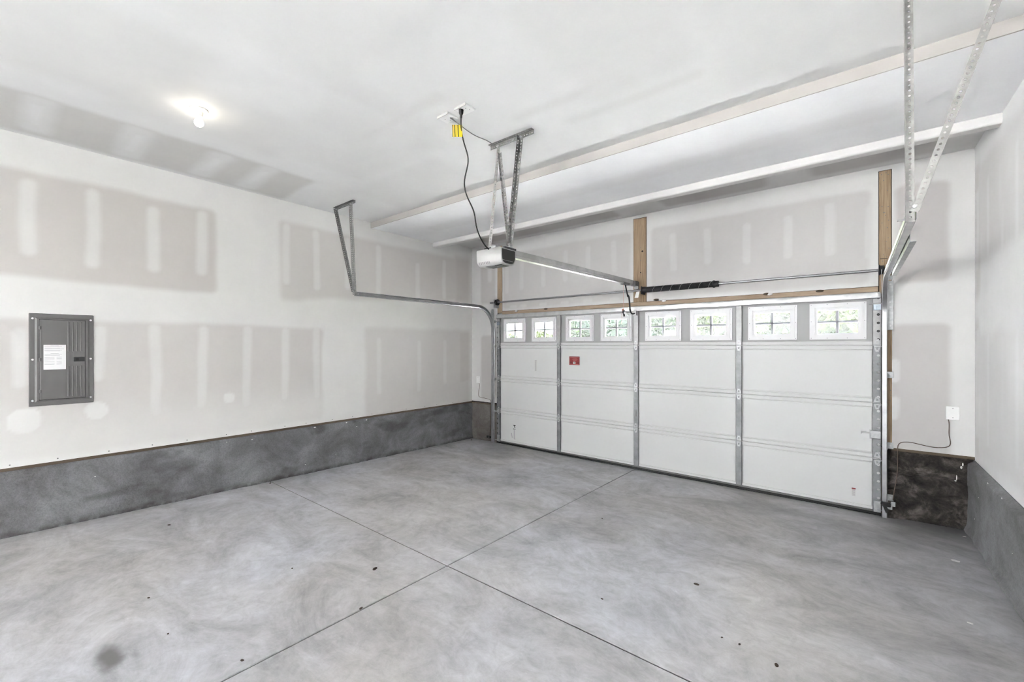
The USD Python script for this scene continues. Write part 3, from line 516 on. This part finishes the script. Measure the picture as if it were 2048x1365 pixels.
# ================================================================ TRACKS
def track(side, X):
    s = 1 if side == 'left' else -1        # +1: channel opens towards +x
    t = Thing('door_track', f'{"bright" if s > 0 else "near"} steel door track curving up on the {side} side of the door', 'door track', (X, D - .05, 0))
    line = LineString([(.030, -.014), (.036, -.019), (.033, -.0255), (.004, -.026), (0, -.021), (0, .021), (.004, .026), (.033, .0255), (.036, .019), (.030, .014)])
    poly = line.buffer(.0011, cap_style=2, join_style=2, quad_segs=2); ring = np.array(poly.exterior.coords)[:-1]
    yv, zc, R, zt = D - .052, 1.915, .375, 2.29
    def sweep(pts):
        p = np.array(pts); tg = np.gradient(p, axis=0); tg /= np.linalg.norm(tg, axis=1, keepdims=True)
        nn = np.stack([-tg[:, 1], tg[:, 0]], 1)       # left normal in the (y, z) plane
        V = np.stack([[(X - s * .018 + s * a, q[0] + b * n_[0], q[1] + b * n_[1]) for a, b in ring] for q, n_ in zip(p, nn)])
        return grid_close_poly(V, poly)
    vert = [(yv, z) for z in np.linspace(.004, zc - .13, 4)]
    arc = [(yv, zc - .128), (yv, zc - .06)] + [(yv - R + R * math.cos(a), zc + R * math.sin(a)) for a in np.linspace(0, math.pi / 2, 18)]
    hor = [(y, zt) for y in np.linspace(yv - R, 2.86, 4)]
    t.part('vertical_track', sweep(vert), 'track_steel', smooth=25); t.part('curved_track', sweep(arc + hor), 'track_steel', smooth=25)
    xo = X - s * .022
    if side == 'right':
        t.part('stiffener_angle', [cb(xo, xo + .003, 3.25, 4.75, zt - .055, zt - .012), cb(xo, xo + .028, 3.25, 4.75, zt - .058, zt - .055)], 'galvanised', label='angle iron bolted along the outer side of the level track')
    fx0, fx1 = sorted((xo - s * .045, xo))
    f_ = t.part('flag_bracket', [cb(xo - .002, xo + .002, D - .07, D - .008, 1.80, 2.25, .0005), cb(fx0, fx1, D - .014, D - .007, 1.80, 2.275, .001)], 'galvanised')
    for z in (1.84, 2.02, 2.07, 2.24): t.part('bracket_bolt', bolt(((fx0 + fx1) / 2, D - .014, z), (0, -1, 0), .008, .006), 'bolt_steel', under=f_)
    for z in (.19, .69, 1.37):
        j = t.part('jamb_bracket', [cb(fx0, fx1, D - .014, D - .006, z - .03, z + .03, .001), cb(xo - .002, xo + .002, D - .07, D - .008, z - .03, z + .03)], 'galvanised')
        t.part('bracket_bolt', bolt(((fx0 + fx1) / 2, D - .014, z), (0, -1, 0), .007, .006), 'bolt_steel', under=j)
    t.part('splice_bolt', [bolt((X, 2.90, zt), (s, 0, 0), .008, .012)], 'bolt_steel')
def grid_close_poly(V, poly):
    k, n, _ = V.shape; F = []
    for i in range(k - 1):
        for j in range(n):
            q = [i * n + j, i * n + (j + 1) % n, (i + 1) * n + (j + 1) % n, (i + 1) * n + j]; F += [[q[0], q[1], q[2]], [q[0], q[2], q[3]]]
    vt, tf = trimesh.creation.triangulate_polygon(poly, engine='earcut')
    ringp = np.array(poly.exterior.coords)[:-1]
    ix = [int(np.argmin(np.hypot(*(ringp - q).T))) for q in vt]
    for tr in tf: a = [ix[q] for q in tr]; F += [a[::-1], [(k - 1) * n + q for q in a]]
    m = trimesh.Trimesh(V.reshape(-1, 3), np.array(F), process=False)
    if m.volume < 0: m.invert()
    return m
track('left', .545); track('right', 5.556)

# hangers of perforated angle
hg = Thing('track_hanger', 'perforated steel angle hanger holding the rear end of the left track', 'bracket', (.55, 2.79, 2.29))
hg.part('ceiling_angle', angle_iron((.215, 2.785, H - .001), (.68, 2.785, H - .001), (0, -1, 0), (0, 0, -1)), 'perforated_steel')
hg.part('strap', angle_iron((.588, 2.783, 3.372), (.556, 2.855, 2.275), (1, 0, 0), (0, -1, 0)), 'perforated_bright', label='upright pale strap')
hg.part('strap', angle_iron((.243, 2.778, 3.372), (.540, 2.848, 2.31), (1, 0, 0), (0, -1, 0)), 'perforated_steel', label='slanting dark strap')
for q in ((.26, 2.775, 3.365), (.59, 2.775, 3.365), (.55, 2.845, 2.32)): hg.part('bolt', bolt(q, (0, -1, 0), .009, .008), 'bolt_steel')
hg = Thing('track_hanger', 'tall perforated steel hanger near the camera holding the right track', 'bracket', (5.54, 2.79, 2.26))
hg.part('ceiling_angle', angle_iron((5.46, 2.80, H - .001), (5.95, 2.80, H - .001), (0, -1, 0), (0, 0, -1)), 'perforated_steel')
hg.part('strap', angle_iron((5.522, 2.79, 3.375), (5.528, 2.79, 2.245), (1, 0, 0), (0, -1, 0), w=.034), 'perforated_bright', label='upright strap')
hg.part('strap', angle_iron((5.902, 2.782, 3.375), (5.576, 2.782, 2.285), (-1, 0, 0), (0, -1, 0), w=.032), 'perforated_bright', label='slanting strap')
for q in ((5.559, 2.772, 2.312), (5.54, 2.78, 3.36)): hg.part('bolt', bolt(q, (0, -1, 0), .009, .006), 'bolt_steel')
hg.part('carriage_bolt', cyl((5.50, 2.80, 2.262), (5.56, 2.80, 2.262), .005, 8), 'bolt_steel')
hg = Thing('opener_hanger', 'perforated steel frame hanging the door opener from the ceiling', 'bracket', (3.05, 2.76, 2.45))
hg.part('ceiling_angle', angle_iron((2.862, 2.775, H - .001), (3.328, 2.775, H - .001), (0, -1, 0), (0, 0, -1), w=.036), 'perforated_steel', label='dark angle screwed to the ceiling')
hg.part('strap', angle_iron((2.935, 2.775, 3.372), (2.930, 2.665, 2.455), (1, 0, 0), (0, 1, 0)), 'perforated_bright', label='left upright strap')
hg.part('strap', angle_iron((3.19, 2.768, 3.372), (3.150, 2.675, 2.455), (1, 0, 0), (0, -1, 0), w=.036), 'perforated_steel', label='right upright strap')
hg.part('strap', angle_iron((2.962, 2.772, 3.30), (3.148, 2.68, 2.455), (1, 0, 0), (0, -1, 0), w=.026), 'perforated_bright', label='slanting brace')
for q in ((2.95, 2.77, 3.362), (3.205, 2.765, 3.365), (2.945, 2.66, 2.47), (3.165, 2.668, 2.47)): hg.part('bolt', bolt(q, (0, -1, 0), .009, .012), 'bolt_steel')

# ================================================================ SPRING SHAFT
ts = Thing('torsion_spring', 'long torsion spring shaft mounted above the overhead door', 'torsion spring', (3.05, D - .09, 2.374))
ysn, zsn = D - .092, 2.374
ts.part('shaft', cyl((.52, ysn, zsn), (5.60, ysn, zsn), .0135, 20), 'shaft_steel', smooth=30)
xsn = np.arange(3.222, 4.045, .0035); prof = [(0.0, 3.222)] + [(.0345 + .0022 * abs(math.sin(math.pi * k / 2)), x) for k, x in enumerate(xsn)] + [(0.0, 4.045)]
ts.part('spring', lathe([(r, x - 3.222) for r, x in prof], (3.222, ysn, zsn), (1, 0, 0), 28), 'black_paint', smooth=20, label='black coiled spring')
tt = np.linspace(0, 7.2 * 2 * math.pi, 7 * 40)
for k in range(0, len(tt) - 3, 4):
    pass
ts.part('painted_line', tube([(3.25 + .112 * t / (2 * math.pi), ysn + .0366 * math.sin(t), zsn + .0366 * math.cos(t)) for t in tt], .0016, 5, smooth=False), 'print_pale', label='thin white line painted along the spring')
ts.part('winding_cone', lathe([(0, 0), (.042, 0), (.045, .012), (.036, .03), (.036, .06), (0, .06)], (4.035, ysn, zsn), (1, 0, 0), 24), 'black_paint', smooth=30)
ts.part('stationary_cone', [lathe([(0, 0), (.04, 0), (.042, .02), (.036, .05), (0, .05)], (3.185, ysn, zsn), (1, 0, 0), 24), cb(3.172, 3.180, ysn - .035, D - .006, zsn - .055, zsn + .045, .002)], 'black_paint')
ts.part('hang_tag', extr(Polygon([(3.085, 2.275), (3.135, 2.275), (3.155, 2.36), (3.11, 2.355)]), .001, ((0, ysn - .03, 0), (1, 0, 0), (0, 0, 1), (0, 1, 0))), 'plate_white', label='white paper tag hanging from the spring')
for x0, sgn in ((.652, -1), (5.512, 1)):
    ts.part('cable_drum', lathe([(0, 0), (.050, 0), (.052, .006), (.044, .010), (.042, .03), (.046, .036), (.030, .040), (0, .04)], (x0 + (.0 if sgn > 0 else .04), ysn, zsn), (sgn, 0, 0), 28), 'black_paint', smooth=30)
    xb = x0 + (.055 if sgn > 0 else -.015)
    ts.part('end_bearing_plate', [cb(xb - .002, xb + .002, ysn - .045, D - .008, zsn - .09, zsn + .045, .0008), cb(xb - (.05 if sgn < 0 else 0), xb + (.05 if sgn > 0 else 0), D - .012, D - .007, zsn - .09, zsn - .05)], 'galvanised')
    ts.part('lift_cable', cyl((x0 + .02, ysn - .045, zsn), (x0 + .02 + sgn * .012, D - .03, .10), .0016, 6), 'bolt_steel')

# ================================================================ OPENER
op = Thing('garage_door_opener', 'white ceiling hung door opener with black ends and a long rail', 'door opener', (3.04, 2.6, 2.3))
ox0, ox1, oy0, oy1, oz0, oz1 = 2.895, 3.172, 2.545, 2.735, 2.300, 2.432
# housing: side profile rounded below
def housing(x0, x1, inset=0):
    r = .05; prof = [(oy0 + inset, oz1 - inset), (oy0 + .006 + inset, oz0 + .045)] + [(oy0 + inset + .05 - .045 * math.cos(a), oz0 + inset + .045 - .045 * math.sin(a)) for a in np.linspace(.1, math.pi / 2, 7)] + [(oy1 - inset - .06 + .06 * math.sin(a), oz0 + inset + .06 - .06 * math.cos(a)) for a in np.linspace(0, math.pi / 2, 8)] + [(oy1 - inset, oz1 - inset)]
    return [(y, z) for y, z in prof]
xs_ = [ox0, ox0 + .006, ox0 + .02, ox1 - .008, ox1]; ins = [.022, .008, 0, 0, .004]
op.part('housing', grid_close(np.array([[(x, y, z) for y, z in housing(0, 0, i)] for x, i in zip(xs_, ins)])), 'housing_white', smooth=40)
op.part('end_panel', extr(Polygon(housing(0, 0, .012)).buffer(0).intersection(sbox(oy0, oz0 + .034, oy1, oz1 + .1)), .004, ((ox1 - .001, 0, 0), (0, 1, 0), (0, 0, 1), (1, 0, 0))), 'black_plastic', label='black side panel')
op.part('end_panel', extr(Polygon(housing(0, 0, .010)).buffer(0).intersection(sbox(oy0, oz0, oy1, oz0 + .030)), .004, ((ox1 - .001, 0, 0), (0, 1, 0), (0, 0, 1), (1, 0, 0))), 'black_plastic', label='lower black strip of the side')
for k in range(7): op.part('vent_slot', extr(Polygon([(2.935 + .018 * k, 2.332), (2.938 + .018 * k, 2.332), (2.946 + .018 * k, 2.312), (2.943 + .018 * k, 2.312)]), .003, ((0, oy0 + .0035, 0), (1, 0, 0), (0, 0, 1), (0, 1, 0))), 'vent_dark')
op.part('light_lens', rbox(2.97, 3.06, oy0 + .04, oy1 - .05, oz0 - .003, oz0 + .02, .005, 2), 'lens_grey', label='grey underside lens'); op.part('light_lens', rbox(3.068, 3.145, oy0 + .04, oy1 - .05, oz0 - .003, oz0 + .02, .005, 2), 'black_plastic', label='black underside lens')
op.part('top_plate', [cb(2.90, 3.175, 2.60, 2.74, oz1 - .004, oz1 + .012, .002), cb(2.925, 3.01, 2.62, 2.66, oz1 + .01, oz1 + .032, .002)], 'black_paint'); op.part('top_bracket', [cb(3.02, 3.07, 2.60, 2.80, oz1 + .01, oz1 + .035, .003), cb(3.10, 3.172, 2.66, 2.70, oz1 + .012, oz1 + .03, .002)], 'galvanised')
def rail(y0, y1, a0, a1, b0, b1):     # box along y between (a0..a1) in x and heights b0..b1, rising a little
    v = np.array([(x, y, z + .0155 * (y - 2.72)) for x in (a0, a1) for y in (y0, y1) for z in (b0, b1)]); return trimesh.convex.convex_hull(v)
op.part('rail', [rail(2.70, 5.44, 3.027, 3.061, 2.428, 2.470), rail(2.70, 5.44, 3.034, 3.054, 2.414, 2.43), rail(2.70, 5.44, 3.022, 3.066, 2.402, 2.416)], 'strut_steel', label='long bright steel rail')
op.part('header_bracket', [rail(5.36, 5.462, 3.03, 3.095, 2.40, 2.46), cb(3.04, 3.10, D - .03, D - .0065, 2.40, 2.50, .003)], 'dark_steel')
zr = lambda y: 2.402 + .0155 * (y - 2.72)
op.part('trolley', [cb(3.018, 3.070, 5.06, 5.24, zr(5.15) - .012, zr(5.15) + .02, .004)], 'dark_steel')
op.part('door_arm', [tube([(3.044, 5.15, zr(5.15)), (3.044, 5.232, 2.285)], .0085, 8, False), tube([(3.044, 5.225, 2.30), (3.044, 5.31, 2.115), (3.046, 5.345, 2.075), (3.05, 5.39, 2.072), (3.055, 5.43, 2.08)], .0095, 10)], 'black_paint', smooth=50, label='bent black arm joining the trolley to the door')
for q in ((3.035, 5.238, 2.272), (3.034, 5.30, 2.12)): op.part('arm_bolt', bolt(q, (-1, 0, 0), .011, .006), 'plate_white')
op.part('arm_bracket', [cb(3.035, 3.08, 5.418, D - .014, 2.05, 2.125, .003)], 'galvanised')
rc = Thing('release_cord', 'thin pale red release cord with a black and white handle hanging from the rail', 'cord', (3.044, 5.10, 1.98))
rc.part('cord', tube([(3.044, 5.095, zr(5.1)), (3.044, 5.098, 2.25), (3.043, 5.10, 2.10)], .0022, 6), 'cord_red')
rc.part('handle', [rbox(3.03, 3.058, 5.085, 5.125, 2.06, 2.10, .008, 2), cyl((3.045, 5.105, 2.07), (3.05, 5.11, 2.02), .012, 10)], 'black_plastic'); rc.part('handle_end', cyl((3.05, 5.10, 2.075), (3.10, 5.13, 2.035), .014, 12), 'plate_white', label='white end of the handle'); rc.part('knot', trimesh.creation.icosphere(2, .014).apply_translation((3.038, 5.098, 2.105)), 'handle_red')
rc.part('cord_tail', tube([(3.030, 5.095, 2.09), (3.025, 5.09, 2.0), (3.022, 5.088, 1.93)], .002, 6), 'cord_red')

# ================================================================ CEILING SERVICES
def ceiling_box(name, x0, x1, y0, y1, lab, cat, slots):
    t = Thing(name, lab, cat, ((x0 + x1) / 2, (y0 + y1) / 2, H - .016))
    t.part('cover', cb(x0, x1, y0, y1, H - .012, H + .002, .003), 'plate_white'); t.part('edge', cb(x0, x1, y0 - .006, y0 + .001, H - .018, H, .001), 'plate_edge_shade', label='edge facing the camera with its shade painted grey')  # camera side of the white plate painted darker for its shade
    for (x, y) in slots: t.part('screw', bolt((x, y, H - .012), (0, 0, -1), .004, .002), 'bolt_steel')
    return t
ceiling_box('ceiling_outlet', 3.050, 3.170, 2.164, 2.264, 'white ceiling outlet with the black plug in it', 'outlet', ((3.13, 2.20), (3.145, 2.225)))
ceiling_box('ceiling_box_cover', 2.864, 2.984, 2.164, 2.264, 'white ceiling cover plate from which a thin grey wire comes', 'cover plate', ((2.90, 2.21), (2.955, 2.235), (2.925, 2.24)))
cd = Thing('power_cord', 'black power cord hanging from the ceiling outlet to the opener', 'cord', (3.09, 2.19, 2.42))
CP = [(3.094, 2.189, 3.375), (3.086, 2.197, 3.341), (3.078, 2.204, 3.28), (3.079, 2.219, 3.197), (3.08, 2.239, 3.145), (3.081, 2.275, 3.053), (3.037, 2.281, 2.90), (3.037, 2.302, 2.80), (3.066, 2.354, 2.673), (3.064, 2.379, 2.584), (3.062, 2.43, 2.494), (3.035, 2.575, 2.425)]
cd.part('cable', tube(CP, .0052, 10), 'cord_black', smooth=50); cd.part('plug', lathe([(0, 0), (.008, 0), (.009, .02), (.016, .032), (.018, .058), (0, .058)], (3.0885, 2.194, 3.322), (.13, -.1, 1), 16), 'cord_black', smooth=40)
tg = np.array([(3.025, 2.164, 3.281), (3.083, 2.21, 3.281), (3.086, 2.212, 3.192), (3.028, 2.166, 3.192)])
nrm = np.cross(tg[1] - tg[0], tg[3] - tg[0]); nrm /= np.linalg.norm(nrm)
if nrm[1] > 0: nrm = -nrm
def tagpoly(a, b_, o, th): # strip of the tag between fractions a..b_ of its width
    q = np.array([tg[0] + (tg[1] - tg[0]) * a, tg[0] + (tg[1] - tg[0]) * b_, tg[3] + (tg[2] - tg[3]) * b_, tg[3] + (tg[2] - tg[3]) * a])
    return trimesh.convex.convex_hull(np.vstack([q + nrm * o, q + nrm * (o + th)]))
tp = cd.part('warning_tag', tagpoly(0, 1, 0, .0012), 'tag_yellow', label='yellow tag with black stripes wrapped on the cord')
for a, b_ in ((.0, .05), (.22, .30), (.55, .64)): cd.part('tag_stripe', tagpoly(a, b_, .0012, .0006), 'print_black', under=tp)
for a, b_ in ((.12, .15), (.40, .43)): cd.part('tag_print', tagpoly(a, b_, .0012, .0004), 'sticker_pink', under=tp)
lw = [(2.95, 2.214, 3.379), (2.945, 2.312, 3.372), (2.925, 2.431, 3.371), (2.916, 2.553, 3.375), (2.918, 2.70, 3.384), (2.92, 2.755, 3.372)]
single('bell_wire', tube(lw, .0035, 8), 'wire_grey', smooth=50, label='thin grey wire running under the ceiling to the opener hanger', cat='wire')
lp = Thing('ceiling_lamp', 'bare lit bulb in a round white lampholder on the ceiling', 'lamp', (1.572, .99, H - .10))
LX, LY = 1.572, .99
hb = lp.part('lampholder', lathe([(0, 0), (.022, 0), (.024, .018), (.030, .030), (.050, .038), (.057, .043), (.057, .050), (0, .050)], (LX, LY, H - .050), (0, 0, 1), 40), 'porcelain', smooth=40, label='round cream porcelain lampholder')
for s in (1, -1): lp.part('screw', bolt((LX + s * .04, LY, H - .041), (0, 0, -1), .005, .002), 'bolt_steel', under=hb)
lp.part('bulb', lathe([(0, 0), (.012, .0015), (.022, .008), (.0285, .019), (.030, .030), (.0275, .042), (.020, .056), (.0145, .068), (.0135, .076), (0, .076)], (LX, LY, H - .126), (0, 0, 1), 32), 'bulb_glow', smooth=True, label='glowing bulb')

# ================================================================ PANEL, PLATES, SENSORS
ep = Thing('electrical_panel', 'grey steel breaker panel with a white paper sheet on its door', 'electrical panel', (.0, .4175, 1.142))
def ypl(y0, y1, z0, z1, x0, x1, b=.003): return cb(x0, x1, y0, y1, z0, z1, b)
ep.part('trim', ypl(.224, .611, 1.142, 1.922, .001, .012, .004), 'panel_grey')
fv = np.array([(x, y, z) for x, g in ((.012, 0), (.022, .012)) for y in (.258 + g, .585 - g) for z in (1.176 + g, 1.888 - g)])
ep.part('raised_frame', trimesh.convex.convex_hull(fv), 'panel_grey')
ep.part('gap_shade', ypl(.2815, .5595, 1.1905, 1.8735, .0215, .0226, 0), 'print_black')  # black plate draws the shade in the gap around the door
dr = ep.part('door', ypl(.285, .556, 1.194, 1.870, .020, .0265, .003), 'panel_grey')
for y in (.452, .478, .504, .531):
    for z0, z1 in ((1.21, 1.475), (1.60, 1.86)): ep.part('rib', ypl(y - .005, y + .005, z0, z1, .0255, .0315, .0028), 'panel_grey', under=dr)
lt = ep.part('latch', ypl(.483, .552, 1.512, 1.550, .025, .030, .002), 'panel_dark', under=dr); ep.part('latch_slot', ypl(.495, .515, 1.520, 1.543, .030, .0315, 0), 'print_black', under=dr)
for z in (1.80, 1.533, 1.267): ep.part('hinge_knuckle', cyl((.027, .286, z - .012), (.027, .286, z + .012), .0085, 10), 'panel_grey', under=dr)
ep.part('sheet', ypl(.306, .437, 1.447, 1.658, .0266, .0272, 0), 'paper', label='white printed paper sheet', under=dr)
rows = []
for k, z in enumerate((1.650, 1.645, 1.630, 1.624, 1.612, 1.606, 1.585, 1.577, 1.568, 1.552, 1.540, 1.528, 1.516, 1.504, 1.492)):
    rows.append(ypl(.312 + (.035 if k in (0, 6) else 0), (.37 if k > 8 else .425 - (.03 if k in (0, 6) else .012 * (k % 3))), z - .0015, z + .0007, .0271, .0275, 0))
    if k > 8: rows.append(ypl(.382, .412, z - .0015, z + .0007, .0271, .0275, 0))
ep.part('sheet_print', rows, 'print_grey', under=dr)
for y in (.246, .592):
    for z in (1.190, 1.534, 1.878): ep.part('screw', lathe([(0, 0), (.0085, 0), (.006, .004), (0, .005)], (.012, y, z), (1, 0, 0), 12), 'plate_white')
bp = Thing('blank_plate', 'square white blank wall plate on the drywall right of the door', 'wall plate', (6.02, D, .98))
bp.part('cover', cb(5.978, 6.064, D - .007, D + .001, .982, 1.104, .003), 'plate_white')
for z in (1.085, 1.002): bp.part('screw', bolt((6.021, D - .007, z), (0, -1, 0), .005, .0015), 'frame_screw')
bp = Thing('blank_plate', 'small white wall plate in the corner left of the door', 'wall plate', (.155, D, .98))
bp.part('cover', cb(.112, .196, D - .007, D + .001, .985, 1.105, .003), 'plate_white')
for z in (1.085, 1.005): bp.part('screw', bolt((.154, D - .007, z), (0, -1, 0), .004, .0015), 'frame_screw')
single('sensor_wire', tube([(.176, D - .004, .985), (.174, D - .006, .86), (.178, D - .006, .752), (.25, D - .006, .738), (.33, D - .008, .732), (.42, D - .008, .724), (.450, D - .010, .715), (.464, D - .012, .68), (.466, D - .018, .60), (.464, D - .020, .42), (.460, D - .020, .25), (.45, D - .03, .10)], .0036, 6), 'wire_brown', 'thin brown wire down the stem wall left of the door', 'wire')
single('sensor_wire', tube([(5.992, D - .004, .984), (5.998, D - .006, .93), (5.999, D - .006, .83), (5.996, D - .006, .742), (5.95, D - .006, .722), (5.84, D - .006, .724), (5.77, D - .006, .737), (5.70, D - .006, .737), (5.665, D - .010, .72), (5.652, D - .018, .66), (5.650, D - .045, .55), (5.645, D - .05, .42), (5.63, D - .05, .30), (5.618, D - .05, .18)], .0036, 6), 'wire_brown', 'thin brown wire from the square plate down to the right sensor', 'wire')
sn = Thing('safety_sensor', 'black door safety sensor at the foot of the left track', 'sensor', (.47, D - .04, .06))
sn.part('housing', rbox(.405, .500, D - .065, D - .03, .065, .105, .008, 2), 'black_plastic'); sn.part('bracket', [cb(.49, .520, D - .05, D - .044, .055, .11), cyl((.47, D - .06, .085), (.47, D - .075, .085), .012, 12)], 'dark_steel')
sn = Thing('safety_sensor', 'black door safety sensor on a bracket at the foot of the right track', 'sensor', (5.58, D - .06, .12))
sn.part('housing', [rbox(5.535, 5.60, D - .125, D - .095, .125, .165, .008, 2), cyl((5.53, D - .11, .158), (5.55, D - .11, .145), .013, 12)], 'black_plastic'); sn.part('bracket', [cb(5.60, 5.632, D - .092, D - .088, .13, .175), cb(5.545, 5.61, D - .095, D - .089, .10, .14)], 'galvanised'); sn.part('wing', extr(Polygon([(5.53, .165), (5.55, .16), (5.585, .09), (5.565, .06), (5.55, .10)]), .008, ((0, D - .105, 0), (1, 0, 0), (0, 0, 1), (0, 1, 0))), 'black_plastic')

# ================================================================ SCRAPS ON THE FLOOR
scr = [(2.699, 1.73, .028, 'largest dark dry leaf scrap, left of where the floor joints cross'), (3.039, 1.413, .018, 'dark scrap lying on the sawn joint that runs towards the camera'), (4.511, 2.999, .024, 'dark twisted scrap alone in the middle of the right floor slab'),
       (5.036, 2.478, .019, 'dark oblong scrap nearest the bottom right of the floor'), (.683, 1.006, .020, 'dark scrap on the left floor slab below the breaker panel'), (.10, 2.06, .02, 'dark scrap by the left stem wall where the cross joint ends'),
       (.125, 5.33, .022, 'dark scrap in the far left corner by the stem wall'), (2.975, .80, .014, 'small dark scrap beside the joint at the bottom edge of the picture'), (1.945, .633, .013, None), (4.102, 2.436, .012, None), (4.774, 2.529, .010, None), (4.86, 2.53, .012, None), (2.25, 1.36, .012, None), (2.45, .62, .010, None), (3.5, 3.62, .012, None)]
srng = np.random.default_rng(5)
base = trimesh.creation.icosphere(2, 1); base.vertices *= (1 + .5 * (meshkit.fbm(base.vertices * 1.7 + 4, 3, 2) - .5))[:, None]; base.vertices *= (1, .62, .22)
proto = None
for k, (x, y, s, lab) in enumerate(scr):
    p = numbered('/World', 'leaf_scrap'); xf = UsdGeom.Xform.Define(stage, p)
    xf.AddTranslateOp().Set(Gf.Vec3d(x, y, fz(y) + .16 * s * .75)); xf.AddRotateZOp().Set(float(srng.uniform(0, 360))); xf.AddScaleOp().Set(Gf.Vec3f(s * .75))
    if proto is None: usdkit.mesh(stage, p + '/crumb', base, M['scrap'], smooth=True); proto = p
    else: xf.GetPrim().GetReferences().AddInternalReference(proto); xf.GetPrim().SetInstanceable(True)
    mark(xf.GetPrim(), lab or 'tiny dark crumb on the open concrete floor', 'scrap', 'dark scraps scattered on the floor' if lab else 'tiny dark crumbs on the floor')
for x, y, s, lab in ((5.93, 4.62, .026, 'larger flat white plaster chip on the floor by the right stem wall'), (5.86, 3.6, .014, 'small white plaster chip on the right of the floor, nearest the camera'), (6.07, 5.3, .012, 'small white plaster chip in the dark far right corner')):
    m = base.copy(); m.vertices *= s; m.apply_translation((x, y, fz(y) + .1 * s)); single('plaster_chip', m, 'fleck', lab, 'chip', 'plaster chips by the right stem wall')

# ================================================================ OUTSIDE
go = Thing('ground', 'green ground outside beyond the overhead door', 'ground', kind='structure')
ev = Thing('added_eave', 'added unseen white overhang keeping direct sun off the door windows', 'added_eave', kind='structure')  # unseen overhang added to block direct sun at the door windows
ev.part('shading_board', cb(-.6, W + .6, D + .15, D + 1.25, 2.75, 2.95), 'door_white')
go.part('lawn', cb(-60, 60, 12, 80, -.3, -.12), 'grass'); go.part('driveway', cb(-12, 18, D + .15, 12, -.3, -.10), 'drive_concrete'); go.part('apron', cb(-12, 18, -30, Y0 - .12, -.3, .10), 'drive_concrete'); go.part('side_yard', cb(-12, -.13, Y0 - .12, D + .15, -.3, .10), 'drive_concrete')
def tree(name, x, y, z0, z1, r, n, look, label, seed, cat='tree', size=.34):
    n = int(n * 3.2)
    rg = np.random.default_rng(seed); t = Thing(name, label, cat, (x, y, -.12), group=None)
    trunk = [(x, y, -.12), (x + .08 * r, y, z0 * .6 + .2), (x, y + .05, z0 + .35 * (z1 - z0)), (x - .1, y, z0 + .7 * (z1 - z0))]
    t.part('trunk', tube(trunk, .05 * r, 8), 'bark')
    k = 16; c = rg.normal(size=(k, 3)); c /= np.linalg.norm(c, axis=1, keepdims=True); c *= rg.uniform(.35, .85, (k, 1))
    cen = np.array([x, y, (z0 + z1) / 2]) + c * [r, r, (z1 - z0) / 2]
    pick = cen[rg.integers(0, k, n)]; q = rg.normal(size=(n, 3)); q /= np.linalg.norm(q, axis=1, keepdims=True)
    ctr = pick + q * rg.uniform(.5, 1, (n, 1)) ** .5 * np.array([.42 * r, .42 * r, .24 * (z1 - z0)])
    ctr = ctr[ctr[:, 2] > .0]; n = len(ctr)
    a = rg.normal(size=(n, 3)); a /= np.linalg.norm(a, axis=1, keepdims=True); b_ = np.cross(a, rg.normal(size=(n, 3))); b_ /= np.linalg.norm(b_, axis=1, keepdims=True)
    s = (size * rg.uniform(.6, 1.2, (n, 1)))
    V = np.stack([ctr - a * s, ctr + b_ * s * .45 - a * s * .1, ctr + a * s, ctr - b_ * s * .45 + a * s * .1], 1).reshape(-1, 3)
    i = np.arange(n)[:, None] * 4; F = np.vstack([i + [0, 1, 2], i + [0, 2, 3]])
    t.part('foliage', (V, F), look, kind='stuff')
for a in (('bush', -17.6, 27, .1, 2.55, 2.2, 2600, 'leaf_yellow', 'low yellow green bush outside, seen through the leftmost door window', 11, 'bush'),
          ('bush', -13.0, 25, .1, 2.5, 2.0, 2600, 'leaf_yellow', 'low yellow green bush outside, seen through the second door window from the left', 12, 'bush'),
          ('tree', -9.6, 27.5, .8, 3.6, 2.2, 2800, 'leaf_green', 'green tree outside, seen through the third door window from the left', 13),
          ('tree', -5.6, 23, .5, 5.2, 2.0, 3000, 'leaf_blue', 'bluish green tree outside, seen through the fourth door window from the left', 14),
          ('tree', -2.6, 28, .6, 5.4, 2.4, 3200, 'leaf_green', 'green tree outside, seen through the fifth door window from the left', 15),
          ('tree', .2, 22.5, .5, 5.0, 1.9, 3000, 'leaf_yellow', 'yellow green tree outside, seen through the sixth door window from the left', 16),
          ('tree', 2.9, 27.5, .6, 5.0, 2.3, 3200, 'leaf_yellow', 'yellow green tree outside, seen through the seventh door window from the left', 17),
          ('tree', 5.4, 22.5, .5, 4.9, 1.9, 3000, 'leaf_yellow', 'yellow green tree outside, seen through the rightmost door window', 18),
          ('tree', -7.6, 36, 1.0, 7.0, 3.4, 3600, 'leaf_blue', 'tall bluish tree standing farther back behind the middle trees', 19),
          ('tree', .6, 36, 1.0, 7.0, 3.8, 3800, 'leaf_blue', 'tall bluish tree standing farther back behind the yellow green trees', 20)):
    tree(*a)
